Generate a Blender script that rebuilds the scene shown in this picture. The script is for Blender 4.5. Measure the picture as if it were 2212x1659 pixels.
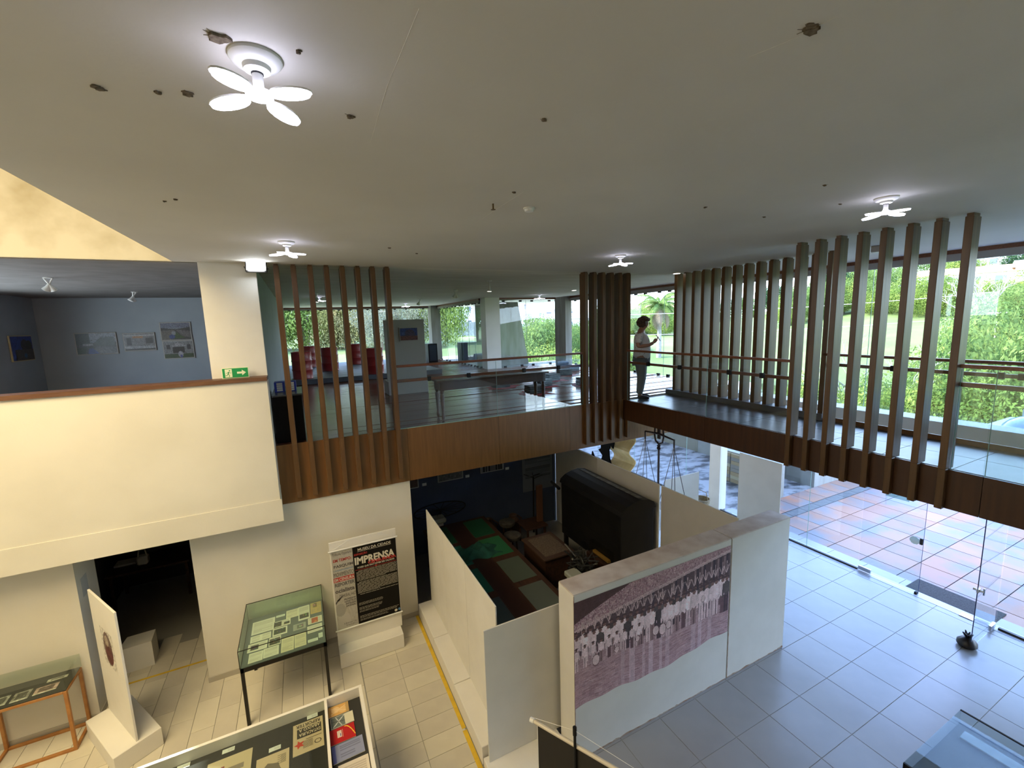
import bpy, math, random
import numpy as np
from mathutils import Vector, Matrix, Euler
random.seed(7); rng = np.random.default_rng(7)
for o in list(bpy.data.objects): bpy.data.objects.remove(o)
S = bpy.context.scene; COL = S.collection
# ------------------------------------------------------------- camera, world, lights, exposure
CAMH = 5.35
f_, yaw, pitch, roll = 937.4966, 0.45224962, 0.14125077, 0.03232721
cy_, sy_, cp_, sp_ = math.cos(yaw), math.sin(yaw), math.cos(pitch), math.sin(pitch)
fwd = Vector((sy_*cp_, cy_*cp_, -sp_)); rgt = Vector((cy_, -sy_, 0)); dwn = fwd.cross(rgt)
c_, s_ = math.cos(roll), math.sin(roll)
r2 = c_*rgt + s_*dwn; d2 = -s_*rgt + c_*dwn
cam = bpy.data.cameras.new('camera'); camo = bpy.data.objects.new('camera', cam); COL.objects.link(camo)
M = Matrix.Identity(4)
for i in range(3): M[i][0] = r2[i]; M[i][1] = -d2[i]; M[i][2] = -fwd[i]
M[2][3] = CAMH; camo.matrix_world = M
cam.sensor_width = 36; cam.sensor_fit = 'HORIZONTAL'; cam.lens = f_/2212*36; cam.clip_start = .05; cam.clip_end = 900
S.camera = camo
W = bpy.data.worlds.new('sky'); S.world = W; W.use_nodes = True; nt = W.node_tree; nt.nodes.clear()
wo = nt.nodes.new('ShaderNodeOutputWorld'); bg = nt.nodes.new('ShaderNodeBackground')
tc = nt.nodes.new('ShaderNodeTexCoord'); sep = nt.nodes.new('ShaderNodeSeparateXYZ'); rp = nt.nodes.new('ShaderNodeValToRGB')
rp.color_ramp.elements[0].position = 0.0; rp.color_ramp.elements[0].color = (.78, .87, 1, 1)
rp.color_ramp.elements[1].position = .5; rp.color_ramp.elements[1].color = (.34, .52, 1, 1)
nt.links.new(tc.outputs['Generated'], sep.inputs[0]); nt.links.new(sep.outputs[2], rp.inputs[0])
nt.links.new(rp.outputs[0], bg.inputs[0]); bg.inputs[1].default_value = 10.0; nt.links.new(bg.outputs[0], wo.inputs[0])
def light(name, kind, loc, energy, color=(1,1,1), size=1, sizey=None, rot=(0,0,0)):
    l = bpy.data.lights.new(name, kind); l.energy = energy; l.color = color
    if kind == 'AREA':
        l.size = size
        if sizey: l.shape = 'RECTANGLE'; l.size_y = sizey
    elif kind == 'SUN': l.angle = size
    else: l.shadow_soft_size = size
    o = bpy.data.objects.new(name, l); o.location = loc; o.rotation_euler = rot; COL.objects.link(o); return o
light('sun', 'SUN', (0, 0, 30), 18.0, (1, .94, .82), .02, rot=Vector((.62,-.34,-.70)).to_track_quat('-Z','Y').to_euler())
light('skylight_glow', 'AREA', (-3.7, 3.1, 8.3), 720, (1, .80, .46), 4.3, 4.8)
S.view_settings.view_transform = 'Standard'; S.view_settings.look = 'None'
S.view_settings.exposure = 0.0; S.view_settings.gamma = 1; S.view_settings.use_curve_mapping = False
cyc = S.cycles
cyc.use_denoising = True; cyc.max_bounces = 7; cyc.diffuse_bounces = 4; cyc.glossy_bounces = 3
cyc.transparent_max_bounces = 14; cyc.transmission_bounces = 4; cyc.sample_clamp_indirect = 6
cyc.caustics_reflective = False; cyc.caustics_refractive = False
U = 3.57; CE = 6.31           # upper floor, ceiling

# ------------------------------------------------------------- helpers
def P(name, c1, c2=None, scale=4, stretch=(1,1,1), rough=.5, bump=0, metal=0, coat=0, detail=4, emis=None, contrast=(.35,.65), world=False, bscale=None, spec=.5, trans=0):
    m = bpy.data.materials.new(name); m.use_nodes = True; n = m.node_tree; b = n.nodes['Principled BSDF']
    b.inputs['Base Color'].default_value = (*c1, 1); b.inputs['Roughness'].default_value = rough; b.inputs['Metallic'].default_value = metal
    b.inputs['Coat Weight'].default_value = coat; b.inputs['Coat Roughness'].default_value = .12; b.inputs['Specular IOR Level'].default_value = spec
    if trans: b.inputs['Transmission Weight'].default_value = trans
    if c2 or bump:
        t = n.nodes.new('ShaderNodeTexCoord'); mp = n.nodes.new('ShaderNodeMapping'); mp.inputs['Scale'].default_value = stretch
        nz = n.nodes.new('ShaderNodeTexNoise'); nz.inputs['Scale'].default_value = scale; nz.inputs['Detail'].default_value = detail
        n.links.new((n.nodes.new('ShaderNodeNewGeometry').outputs['Position'] if world else t.outputs['Object']), mp.inputs[0]); n.links.new(mp.outputs[0], nz.inputs[0])
        if c2:
            r = n.nodes.new('ShaderNodeValToRGB'); r.color_ramp.elements[0].position = contrast[0]; r.color_ramp.elements[1].position = contrast[1]
            r.color_ramp.elements[0].color = (*c1, 1); r.color_ramp.elements[1].color = (*c2, 1)
            n.links.new(nz.outputs['Fac'], r.inputs[0]); n.links.new(r.outputs[0], b.inputs['Base Color'])
        if bump:
            bp = n.nodes.new('ShaderNodeBump'); bp.inputs['Strength'].default_value = bump; bp.inputs['Distance'].default_value = .02
            src = nz
            if bscale:
                src = n.nodes.new('ShaderNodeTexNoise'); src.inputs['Scale'].default_value = bscale; n.links.new(mp.outputs[0], src.inputs[0])
            n.links.new(src.outputs['Fac'], bp.inputs['Height']); n.links.new(bp.outputs[0], b.inputs['Normal'])
    if emis: b.inputs['Emission Color'].default_value = (*emis[0], 1); b.inputs['Emission Strength'].default_value = emis[1]
    return m
def glass_mat(name, tint=(.93,.97,.96), ior=1.45, extra=0.0):
    m = bpy.data.materials.new(name); m.use_nodes = True; n = m.node_tree; n.nodes.clear()
    o = n.nodes.new('ShaderNodeOutputMaterial'); mx = n.nodes.new('ShaderNodeMixShader'); t = n.nodes.new('ShaderNodeBsdfTransparent'); g = n.nodes.new('ShaderNodeBsdfGlossy')
    lw = n.nodes.new('ShaderNodeLayerWeight'); lw.inputs[0].default_value = .5; pw = n.nodes.new('ShaderNodeMath'); pw.operation = 'POWER'; pw.inputs[1].default_value = 5
    fr = n.nodes.new('ShaderNodeMath'); fr.operation = 'MULTIPLY_ADD'; f0 = ((ior-1)/(ior+1))**2; fr.inputs[1].default_value = 1-f0; fr.inputs[2].default_value = f0
    n.links.new(lw.outputs['Facing'], pw.inputs[0]); n.links.new(pw.outputs[0], fr.inputs[0]); t.inputs[0].default_value = (*tint, 1); g.inputs['Roughness'].default_value = 0.0
    g.inputs[0].default_value = (.9, .95, 1, 1)
    n.links.new(fr.outputs[0], mx.inputs[0]); n.links.new(t.outputs[0], mx.inputs[1]); n.links.new(g.outputs[0], mx.inputs[2])
    n.links.new(mx.outputs[0], o.inputs[0]); return m
def leaf_mat(name, c1, c2, scale=.35):
    m = bpy.data.materials.new(name); m.use_nodes = True; n = m.node_tree; n.nodes.clear()
    o = n.nodes.new('ShaderNodeOutputMaterial'); mx = n.nodes.new('ShaderNodeMixShader'); d = n.nodes.new('ShaderNodeBsdfDiffuse'); tl = n.nodes.new('ShaderNodeBsdfTranslucent')
    t = n.nodes.new('ShaderNodeTexCoord'); nz = n.nodes.new('ShaderNodeTexNoise'); nz.inputs['Scale'].default_value = scale; nz.inputs['Detail'].default_value = 6
    r = n.nodes.new('ShaderNodeValToRGB'); r.color_ramp.elements[0].position = .38; r.color_ramp.elements[1].position = .62
    r.color_ramp.elements[0].color = (*c1, 1); r.color_ramp.elements[1].color = (*c2, 1)
    n.links.new(t.outputs['Object'], nz.inputs[0]); n.links.new(nz.outputs['Fac'], r.inputs[0])
    for s in (d, tl): n.links.new(r.outputs[0], s.inputs[0])
    mx.inputs[0].default_value = .4; n.links.new(d.outputs[0], mx.inputs[1]); n.links.new(tl.outputs[0], mx.inputs[2]); n.links.new(mx.outputs[0], o.inputs[0]); return m
def attr_mat(name, rough=.6, spec=.3):
    m = bpy.data.materials.new(name); m.use_nodes = True; n = m.node_tree; b = n.nodes['Principled BSDF']
    a = n.nodes.new('ShaderNodeVertexColor'); a.layer_name = 'print'; n.links.new(a.outputs[0], b.inputs['Base Color'])
    b.inputs['Roughness'].default_value = rough; b.inputs['Specular IOR Level'].default_value = spec; return m

class MB:
    def __init__(s): s.v = []; s.f = []; s.m = []; s.mi = 0; s.sm = []
    def add(s, vs, fs, smooth=False):
        k = len(s.v); s.v += [tuple(v) for v in vs]; s.f += [tuple(i+k for i in q) for q in fs]; s.m += [s.mi]*len(fs); s.sm += [smooth]*len(fs); return s
    def box(s, x0, x1, y0, y1, z0, z1, T=None):
        vs = [(x,y,z) for z in (z0,z1) for y in (y0,y1) for x in (x0,x1)]
        if T is not None: vs = [T @ Vector(v) for v in vs]
        return s.add(vs, [(0,2,3,1),(4,5,7,6),(0,1,5,4),(2,6,7,3),(0,4,6,2),(1,3,7,5)])
    def bbox(s, x0, x1, y0, y1, z0, z1, b=.006, T=None):   # box with chamfered edges
        bm_v = []; 
        for z,k in ((z0,b),(z0+b,0),(z1-b,0),(z1,b)):
            pts = [(x0+k,y0+b),(x0+b,y0+k),(x1-b,y0+k),(x1-k,y0+b),(x1-k,y1-b),(x1-b,y1-k),(x0+b,y1-k),(x0+k,y1-b)]
            bm_v += [(p[0],p[1],z) for p in pts]
        if T is not None: bm_v = [T @ Vector(v) for v in bm_v]
        fs = [tuple(range(7,-1,-1)), tuple(range(24,32))]
        for L in range(3):
            for i in range(8): fs.append((L*8+i, L*8+(i+1)%8, (L+1)*8+(i+1)%8, (L+1)*8+i))
        return s.add(bm_v, fs)
    def quad(s, a, b, c, d): return s.add([a,b,c,d], [(0,1,2,3)])
    def tube(s, pts, r, n=8, caps=True):
        pts = [Vector(p) for p in pts]; rs = r if isinstance(r, (list, tuple)) else [r]*len(pts); vs = []; fs = []; up = None
        for i, p in enumerate(pts):
            d = (pts[min(i+1,len(pts)-1)] - pts[max(i-1,0)]).normalized()
            if up is None: up = Vector((0,0,1)) if abs(d.z) < .9 else Vector((1,0,0))
            a = d.cross(up).normalized(); b = a.cross(d).normalized(); up = b
            for k in range(n):
                t = 2*math.pi*k/n; vs.append(p + rs[i]*(math.cos(t)*a + math.sin(t)*b))
        for i in range(len(pts)-1):
            for k in range(n): fs.append((i*n+k, i*n+(k+1)%n, (i+1)*n+(k+1)%n, (i+1)*n+k))
        if caps: fs.append(tuple(range(n-1,-1,-1))); fs.append(tuple((len(pts)-1)*n+k for k in range(n)))
        return s.add(vs, fs, True)
    def lathe(s, prof, c=(0,0,0), n=20, T=None):
        vs = []; fs = []
        for (r, z) in prof:
            for k in range(n):
                t = 2*math.pi*k/n; vs.append(Vector((c[0]+r*math.cos(t), c[1]+r*math.sin(t), c[2]+z)))
        if T is not None: vs = [T @ v for v in vs]
        for i in range(len(prof)-1):
            for k in range(n): fs.append((i*n+k, i*n+(k+1)%n, (i+1)*n+(k+1)%n, (i+1)*n+k))
        fs.append(tuple(range(n-1,-1,-1))); fs.append(tuple((len(prof)-1)*n+k for k in range(n)))
        return s.add(vs, fs, True)
    def prism(s, poly, h0, h1, T=None):   # polygon in xy extruded in z
        n = len(poly); vs = [Vector((p[0],p[1],h0)) for p in poly] + [Vector((p[0],p[1],h1)) for p in poly]
        if T is not None: vs = [T @ v for v in vs]
        return s.add(vs, [tuple(range(n-1,-1,-1)), tuple(range(n,2*n))] + [(i,(i+1)%n,n+(i+1)%n,n+i) for i in range(n)])
    def mesh(s, name, mats):
        me = bpy.data.meshes.new(name); me.from_pydata([tuple(v) for v in s.v], [], s.f)
        for m in (mats if isinstance(mats, (list,tuple)) else [mats]): me.materials.append(m)
        me.polygons.foreach_set('material_index', s.m); me.polygons.foreach_set('use_smooth', s.sm)
        if any(s.sm):
            try: me.set_sharp_from_angle(angle=math.radians(40))
            except Exception: pass
        me.update(); return me
    def build(s, name, mats, parent=None): return link(name, s.mesh(name, mats), parent)
def wm(o):
    m = o.matrix_basis.copy()
    while o.parent: m = o.parent.matrix_basis @ o.matrix_parent_inverse @ m; o = o.parent
    return m
def link(name, me, parent=None, loc=None, inv=True):
    o = bpy.data.objects.new(name, me)
    COL.objects.link(o)
    if parent is not None:
        o.parent = parent
        if inv: o.matrix_parent_inverse = wm(parent).inverted()
    if loc is not None: o.location = loc
    return o
def tag(o, label, cat, group=None, kind=None):
    if label: o['label'] = label
    if cat: o['category'] = cat
    if group: o['group'] = group
    if kind: o['kind'] = kind
    return o
def thing(name, label, cat, loc=(0,0,0), rotz=0, group=None):
    o = bpy.data.objects.new(name, None); COL.objects.link(o); o.empty_display_size = .1
    o.location = loc; o.rotation_euler = (0,0,rotz)
    return tag(o, label, cat, group)
def struct(o, label=None):
    o['kind'] = 'structure'
    if label: o['label'] = label
    return o
def lab(o, t): o['label'] = t; return o
def kids(o): return [c for c in bpy.data.objects if c.parent == o]
_ch = {}
def dup(root, loc=None, rotz=None, label=None, group=None, scale=None):
    if root not in _ch: _ch[root] = [(c, [g for g in bpy.data.objects if g.parent == c]) for c in bpy.data.objects if c.parent == root]
    r = root.copy(); COL.objects.link(r)
    if loc is not None: r.location = loc
    if rotz is not None: r.rotation_euler = (0,0,rotz)
    if scale is not None: r.scale = scale if hasattr(scale,'__len__') else (scale,)*3
    if label: r['label'] = label
    if group: r['group'] = group
    for c, gs in _ch[root]:
        k = c.copy(); COL.objects.link(k); k.parent = r
        for g in gs: q = g.copy(); COL.objects.link(q); q.parent = k
    return r
# text: flat lettering meshes laid out in a plane  o + u*x + v*y
_tc = {}
def text_geo(s, bold=0):
    k = (s, bold)
    if k in _tc: return _tc[k]
    cu = bpy.data.curves.new('t', 'FONT'); cu.body = s; cu.size = 1; cu.offset = bold; cu.resolution_u = 2; cu.fill_mode = 'FRONT'
    o = bpy.data.objects.new('t', cu); COL.objects.link(o)
    me = bpy.data.meshes.new_from_object(o.evaluated_get(bpy.context.evaluated_depsgraph_get()) if False else o)
    vs = [(v.co.x, v.co.y) for v in me.vertices]; fs = [tuple(p.vertices) for p in me.polygons]
    bpy.data.objects.remove(o); bpy.data.curves.remove(cu); bpy.data.meshes.remove(me)
    _tc[k] = (vs, fs); return _tc[k]
def put_text(mb, s, o, u, v, x, y, w=None, h=None, bold=0, shear=0, flip=1):
    """text fitted into w x h (metres) with lower-left (x,y) in the plane"""
    vs, fs = text_geo(s, bold)
    if not vs: return
    a = np.array(vs); mn = a.min(0); mx = a.max(0); d = mx-mn
    a = (a-mn)/d
    if w is None: w = h*d[0]/d[1]
    a = a*np.array([w, h]); a[:,0] += shear*a[:,1]
    o = Vector(o); u = Vector(u); v = Vector(v)
    mb.add([o + u*(x+p[0]) + v*(y+p[1]) for p in a], fs)
# painted prints: numpy rgb array -> grid mesh with colour attribute
class Art:
    def __init__(s, w, h, c): s.w, s.h = w, h; s.a = np.ones((h, w, 3))*np.array(c); s.Y, s.X = np.mgrid[0:h, 0:w]; s.X = (s.X+.5)/w; s.Y = 1-(s.Y+.5)/h
    def m(s, mask, c, k=1): s.a[mask] = s.a[mask]*(1-k) + np.array(c)*k
    def rect(s, x0, y0, x1, y1, c, k=1): s.m((s.X>=x0)&(s.X<=x1)&(s.Y>=y0)&(s.Y<=y1), c, k)
    def ell(s, x, y, rx, ry, c, k=1): s.m(((s.X-x)/rx)**2+((s.Y-y)/ry)**2 <= 1, c, k)
    def poly(s, pts, c, k=1):
        ins = np.zeros(s.X.shape, bool); n = len(pts)
        for i in range(n):
            x0,y0 = pts[i]; x1,y1 = pts[(i+1)%n]
            if y0 == y1: continue
            cnd = ((s.Y<y0)!=(s.Y<y1)) & (s.X < (x1-x0)*(s.Y-y0)/(y1-y0)+x0); ins ^= cnd
        s.m(ins, c, k)
    def line(s, x0, y0, x1, y1, t, c, k=1):
        asp = s.h/s.w; dx, dy = x1-x0, (y1-y0)*asp; L = math.hypot(dx,dy)+1e-9
        px, py = s.X-x0, (s.Y-y0)*asp; tt = np.clip((px*dx+py*dy)/L**2, 0, 1)
        s.m(np.hypot(px-tt*dx, py-tt*dy) <= t, c, k)
    def noise(s, amt, cell=1):
        n = rng.normal(0, amt, (s.h//cell+2, s.w//cell+2)); n = np.kron(n, np.ones((cell,cell)))[:s.h,:s.w]; s.a *= (1+n[...,None])
    def lines(s, x0, y0, x1, y1, n, c, k=.8, gap=.5):
        for i in range(n):
            y = y1-(y1-y0)*(i+.5)/n; t = (y1-y0)/n*gap/2; xe = x1 if (i+1)%6 else x0+(x1-x0)*random.uniform(.4,.8)
            s.rect(x0, y-t, xe, y+t, c, k)
    def build(s, name, o, u, v, mat, parent=None, warp=None):
        """o = lower left corner, u/v full edge vectors"""
        o, u, v = map(lambda q: np.array(q, float), (o, u, v)); h, w = s.h, s.w
        gx, gy = np.meshgrid(np.linspace(0,1,w+1), np.linspace(1,0,h+1))
        if warp: gx, gy = warp(gx, gy)
        co = o + gx[...,None]*u + gy[...,None]*v
        me = bpy.data.meshes.new(name); idx = np.arange((w+1)*(h+1)).reshape(h+1, w+1)
        q = np.stack([idx[1:,:-1], idx[1:,1:], idx[:-1,1:], idx[:-1,:-1]], -1).reshape(-1,4)
        me.vertices.add((w+1)*(h+1)); me.vertices.foreach_set('co', co.reshape(-1).astype(np.float32))
        me.loops.add(q.size); me.loops.foreach_set('vertex_index', q.reshape(-1).astype(np.int32))
        me.polygons.add(len(q)); me.polygons.foreach_set('loop_start', np.arange(0, q.size, 4, dtype=np.int32))
        me.update(calc_edges=True)
        ca = me.color_attributes.new('print', 'FLOAT_COLOR', 'CORNER')
        c = np.clip(s.a, 0, 1).reshape(-1,3); c = np.concatenate([c, np.ones((len(c),1))], 1); c = np.repeat(c, 4, 0)
        ca.data.foreach_set('color', c.reshape(-1).astype(np.float32)); me.materials.append(mat)
        return link(name, me, parent)

# ------------------------------------------------------------- materials
m_white = P('white_paint', (.72,.70,.65), (.76,.74,.69), 2.5, rough=.6, bump=.05, bscale=60)
m_wallw = P('wall_paint', (.64,.61,.53), (.69,.66,.58), 1.2, rough=.65, bump=.04, bscale=40)
m_roomgrey = P('grey_blue_wall', (.30,.335,.36), (.33,.365,.39), 1.5, rough=.7)
m_bluewall = P('dark_blue_wall', (.06,.085,.15), (.075,.10,.17), 2, rough=.7)
m_ceil = P('ceiling_paint', (.60,.58,.53), (.66,.64,.585), .8, rough=.75, bump=.06, bscale=25, contrast=(.3,.7))
m_ceilb = P('board_marked_ceiling', (.60,.58,.50), (.82,.80,.73), 2.2, (.35,5,1), rough=.8, bump=.25, contrast=(.3,.7))
m_yel = P('old_limewash', (.50,.47,.39), (.33,.29,.20), 2.0, rough=.8, bump=.25, contrast=(.45,.75))
m_slat = P('slat_wood', (.15,.075,.025), (.085,.04,.013), 3, (9,9,.6), rough=.38, bump=.08, contrast=(.3,.7))
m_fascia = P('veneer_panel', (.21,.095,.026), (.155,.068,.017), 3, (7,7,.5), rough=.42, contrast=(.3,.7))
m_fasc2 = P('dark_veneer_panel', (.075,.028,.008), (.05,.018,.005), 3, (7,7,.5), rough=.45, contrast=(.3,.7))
m_rail = P('rail_wood', (.22,.075,.03), (.14,.045,.02), 5, (1,8,8), rough=.35)
m_trimw = P('parapet_cap_wood', (.10,.04,.018), (.15,.07,.035), 6, (.6,6,6), rough=.5)
m_ftile = P('porcelain_tile', (.26,.265,.275), (.30,.305,.315), 1.2, rough=.26, spec=.5)
m_grout = P('grout', (.30,.29,.26), rough=.8)
m_lplank = P('stone_plank', (.60,.56,.46), (.68,.64,.53), 2.0, (1,1,1), rough=.4)
m_lplank2 = P('stone_plank_worn', (.54,.50,.42), (.63,.59,.49), 2.0, rough=.42)
m_hallfl = P('dark_boards', (.19,.08,.048), (.11,.045,.03), 3, (.5,7,1), rough=.22)
m_bridge = P('bridge_stone', (.085,.09,.095), (.12,.125,.13), 3, rough=.34, bump=.05)
m_plat = P('platform_cover', (.045,.05,.06), (.075,.085,.10), 2, (1,6,1), rough=.5, bump=.1)
m_terra = P('terracotta_tile', (.30,.125,.065), (.15,.135,.145), 1.1, rough=.42, contrast=(.42,.60), detail=10, world=True)
m_terra2 = P('terracotta_tile_pale', (.34,.15,.085), (.18,.155,.16), 1.1, rough=.40, contrast=(.42,.60), detail=10, world=True)
m_terra3 = P('terracotta_tile_mottled', (.20,.13,.11), (.30,.14,.085), 1.1, rough=.42, contrast=(.42,.60), detail=10, world=True)
m_strip = P('drain_stone', (.07,.07,.075), (.12,.115,.11), 6, rough=.5)
m_yard = P('stained_concrete', (.21,.20,.20), (.03,.026,.025), 1.8, (1,1.8,1), rough=.6, contrast=(.46,.60), detail=9)
m_conc = P('raw_concrete', (.24,.23,.20), (.33,.32,.29), 1.6, (3,3,.5), rough=.8, bump=.1)
m_black = P('black_paint', (.008,.008,.009), rough=.6, spec=.3)
m_blackm = P('black_metal', (.02,.018,.016), rough=.35, metal=.4)
m_steel = P('brushed_steel', (.55,.56,.58), rough=.25, metal=.9)
m_glass = glass_mat('window_glass', (.95,.985,.97))
m_railg = glass_mat('railing_glass', (.93,.965,.97), 1.5)
m_caseg = glass_mat('case_glass', (.92,.97,.93), 1.5)
m_clear = glass_mat('clear_acrylic', (.93,.95,.93), 1.3)
m_gedge = P('glass_edge', (.25,.42,.38), rough=.2)
m_print = attr_mat('printed_paper'); m_gloss = attr_mat('glossy_print', .35, .5)
m_paper = P('paper', (.72,.70,.62), rough=.7); m_label = P('label_card', (.78,.82,.78), rough=.6)
m_plast = P('white_plastic', (.75,.75,.72), rough=.4)
m_led = P('led_diffuser', (1,1,1), emis=((.76,.76,1), 30)); m_flood = P('flood_lens', (1,1,1), emis=((.93,.97,1), 22))
m_bulb = P('spot_bulb', (1,1,1), emis=((1,.97,.9), 6))
m_red = P('red_drum_paint', (.22,.01,.01), (.27,.015,.012), 3, rough=.38)
m_dkwood = P('dark_turned_wood', (.05,.022,.012), (.08,.035,.018), 4, (1,1,8), rough=.3)
m_orwood = P('orange_varnished_wood', (.42,.19,.05), (.34,.14,.035), 4, (3,3,3), rough=.4)
m_oldwood = P('old_brown_wood', (.085,.036,.018), (.045,.02,.011), 3, (6,1,6), rough=.55)
m_tape = P('yellow_tape', (.75,.50,.03), (.62,.40,.03), 8, rough=.5)
m_kick = P('skirting_stone', (.42,.39,.33), rough=.5)

# ------------------------------------------------------------- setting: shell
def boxes(name, mat, bs, parent=None, **k):
    mb = MB()
    for b in bs: mb.box(*b)
    return mb.build(name, mat, parent)
fl = struct(boxes('floor', m_grout, [(-6,10.08,-6,16,-.25,-.006)]), 'pale stone and porcelain floor of the lower hall')
def tiles(name, parent, xs, ys, w, d, mats, gap=.006, th=.006, z=0, stag=0, jit=.0):
    me = []
    for m in mats: mb = MB(); mb.bbox(gap/2, w-gap/2, gap/2, d-gap/2, -th-.004, 0, .0015); me.append(mb.mesh(name, m))
    for i, x in enumerate(xs):
        for j, y in enumerate(ys):
            o = link(name, random.choice(me), parent, (x, y+(stag*(i%2)), z+random.uniform(0,jit)))
tiles('floor_tile', fl, [2.60+.65*0-.0+.658*i for i in range(0,12)], [-.74+.652*j for j in range(0,13)], .658, .652, [m_ftile])
for i in range(17):
    x = -4.27+.276*i; tiles('floor_plank', fl, [x], [4.66-.27*(i%2)+.55*j for j in range(8 if -3.2 < x < -1.6 else 6)], .276, .55, [m_lplank, m_lplank2, m_lplank])
tiles('floor_slab', fl, [.432,.982], [3.02+.285*j for j in range(16)], .55, .285, [m_lplank, m_lplank2], gap=.005)
# upper floors
hallf = struct(boxes('floor_upper', m_hallfl, [(-.5,6.5,7.5,22.3,U-.3,U-.012), (6.5,10.1,7.5,15.7,U-.3,U-.012)]), 'glossy dark board floor of the upper hall')
for j in range(118):
    y = 7.5+.1235*j; x1 = 10.02 if y < 15.6 else 6.47; T = Matrix.Translation((0,y+.0615,U-.012))@Matrix.Rotation(random.gauss(0,.0045),4,'X')@Matrix.Rotation(random.gauss(0,.0008),4,'Y'); MB().box(-.5,x1,-.0613,.0613,-.01,.012,T=T).build('floor_board', m_hallfl, hallf)
boxes('slab_underside', m_ceil, [(-6,6.5,7.52,22.3,U-.62,U-.3), (6.5,10.0,7.52,15.7,U-.62,U-.3)], hallf)
struct(boxes('floor_gallery', m_hallfl, [(-6,-.5,7.4,14.8,U-.3,U)]))
bf = struct(boxes('floor_bridge', m_grout, [(6.40,7.72,-6,7.5,U-.42,U-.006)]), 'grey stone floor of the bridge')
tiles('stone_slab', bf, [6.42, 7.07], [-.6+.66*j for j in range(12)], .65, .66, [m_bridge], z=U)
# ceiling with skylight well
cl = struct(boxes('ceiling', m_ceil, [(-1.43,11.6,-6,7.43,CE,CE+.3), (-6,-1.43,-6,.4,CE,CE+.3)]), 'stained off white ceiling over the atrium')
ch = boxes('board_marked_slab', m_ceilb, [(-6,11.6,7.43,23.6,CE,CE+.3)], cl); lab(ch, 'board-marked ceiling over the upper hall')
sw = boxes('skylight_well', m_yel, [(-6.2,-1.43,7.43,7.6,CE+.3,8.6), (-1.43,-1.25,.4,7.6,CE+.3,8.6), (-6.2,-6,.4,7.6,CE+.3,8.6), (-6.2,-1.25,.25,.4,CE+.3,8.6), (-6.2,-1.25,.25,7.6,8.6,8.8)], cl)
lab(sw, 'warm limewashed wall of the skylight well')
sw2 = boxes('well_face', m_yel, [(-6,-1.43,7.425,7.43,CE+.004,8.6)], cl)
# joint lines on the ceiling
mb = MB()
for pts in (((.424,1.44),(.42,1.65),(.415,1.93),(.436,2.52)), ((1.64,4.03),(1.62,3.5),(1.608,3.01)), ((1.62,1.2),(1.66,1.09),(1.687,.92))):
    mb.tube([(x,y,CE+.0002) for x,y in pts], .0012, 4)
mb.build('ceiling_joint', m_ceil, cl)
# walls
wl = struct(boxes('wall_back', m_wallw, [(-1.70,1.555,7.5,7.72,.0,2.70), (-6,-2.985,7.5,8.1,0,U-.62), (-2.985,-1.70,7.5,8.1,2.56,U-.62)]), 'cream painted wall under the upper hall')
struct(boxes('wall_left', m_wallw, [(-6.2,-6,-6,7.5,0,CE)]))
struct(boxes('wall_front', m_wallw, [(-6.2,11,-6.2,-6,-.2,CE)]))
struct(boxes('baseboard_back', m_kick, [(-1.71,1.56,7.488,7.5,0,.085), (-6,-2.985,7.488,7.5,0,.085), (-2.985,-2.975,7.5,8.1,0,.085)]))
# mezzanine parapet block, column, gallery room
pb = struct(boxes('wall_parapet', m_wallw, [(-6,-.46,7.15,7.4,2.49,4.63), (-6,-.44,7.135,7.15,2.49,2.83), (-6,-.455,7.4,7.5,2.49,2.95)]), 'cream mezzanine parapet')
struct(boxes('trim_1', m_trimw, [(-6,-.455,7.12,7.42,4.63,4.685)]), 'worn brown timber cap on the parapet')
struct(boxes('wall_column', m_white, [(-1.15,-.50,7.4,7.95,U,CE), (-.50,-.46,7.4,7.5,2.9,CE)]), 'pale column above the parapet')
struct(boxes('wall_gallery', m_roomgrey, [(-5.7,-.62,14.7,14.9,U,CE)]), 'grey blue back wall of the side gallery')
struct(boxes('wall_gallery_left', m_roomgrey, [(-5.9,-5.7,12.2,14.9,U,CE), (-5.9,-5.7,7.5,12.2,U,U+.6), (-5.9,-5.7,7.5,12.2,U+2.4,CE)]), 'grey blue side wall of the gallery')
struct(boxes('wall_hall_left', m_roomgrey, [(-.62,-.5,7.95,22.3,U,CE)]))
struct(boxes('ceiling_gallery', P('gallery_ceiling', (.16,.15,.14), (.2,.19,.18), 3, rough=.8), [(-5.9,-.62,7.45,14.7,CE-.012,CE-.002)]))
# lower exhibition room behind, dark store behind the doorway
struct(boxes('wall_exhibition', m_bluewall, [(1.555,5.85,9.6,9.8,0,U-.62), (1.45,1.555,7.72,9.8,0,U-.62)]), 'dark blue wall of the exhibition room')
struct(boxes('wall_store', P('store_wall', (.05,.05,.06), rough=.8), [(-6,1.45,11.4,11.6,0,U-.62), (-3.9,-3.8,8.1,11.4,0,U-.62), (1.35,1.45,8.1,11.4,0,U-.62), (-6,-3.8,8.1,8.2,0,U-.62),(-1.7,1.45,7.72,7.8,0,U-.62)]))
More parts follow.
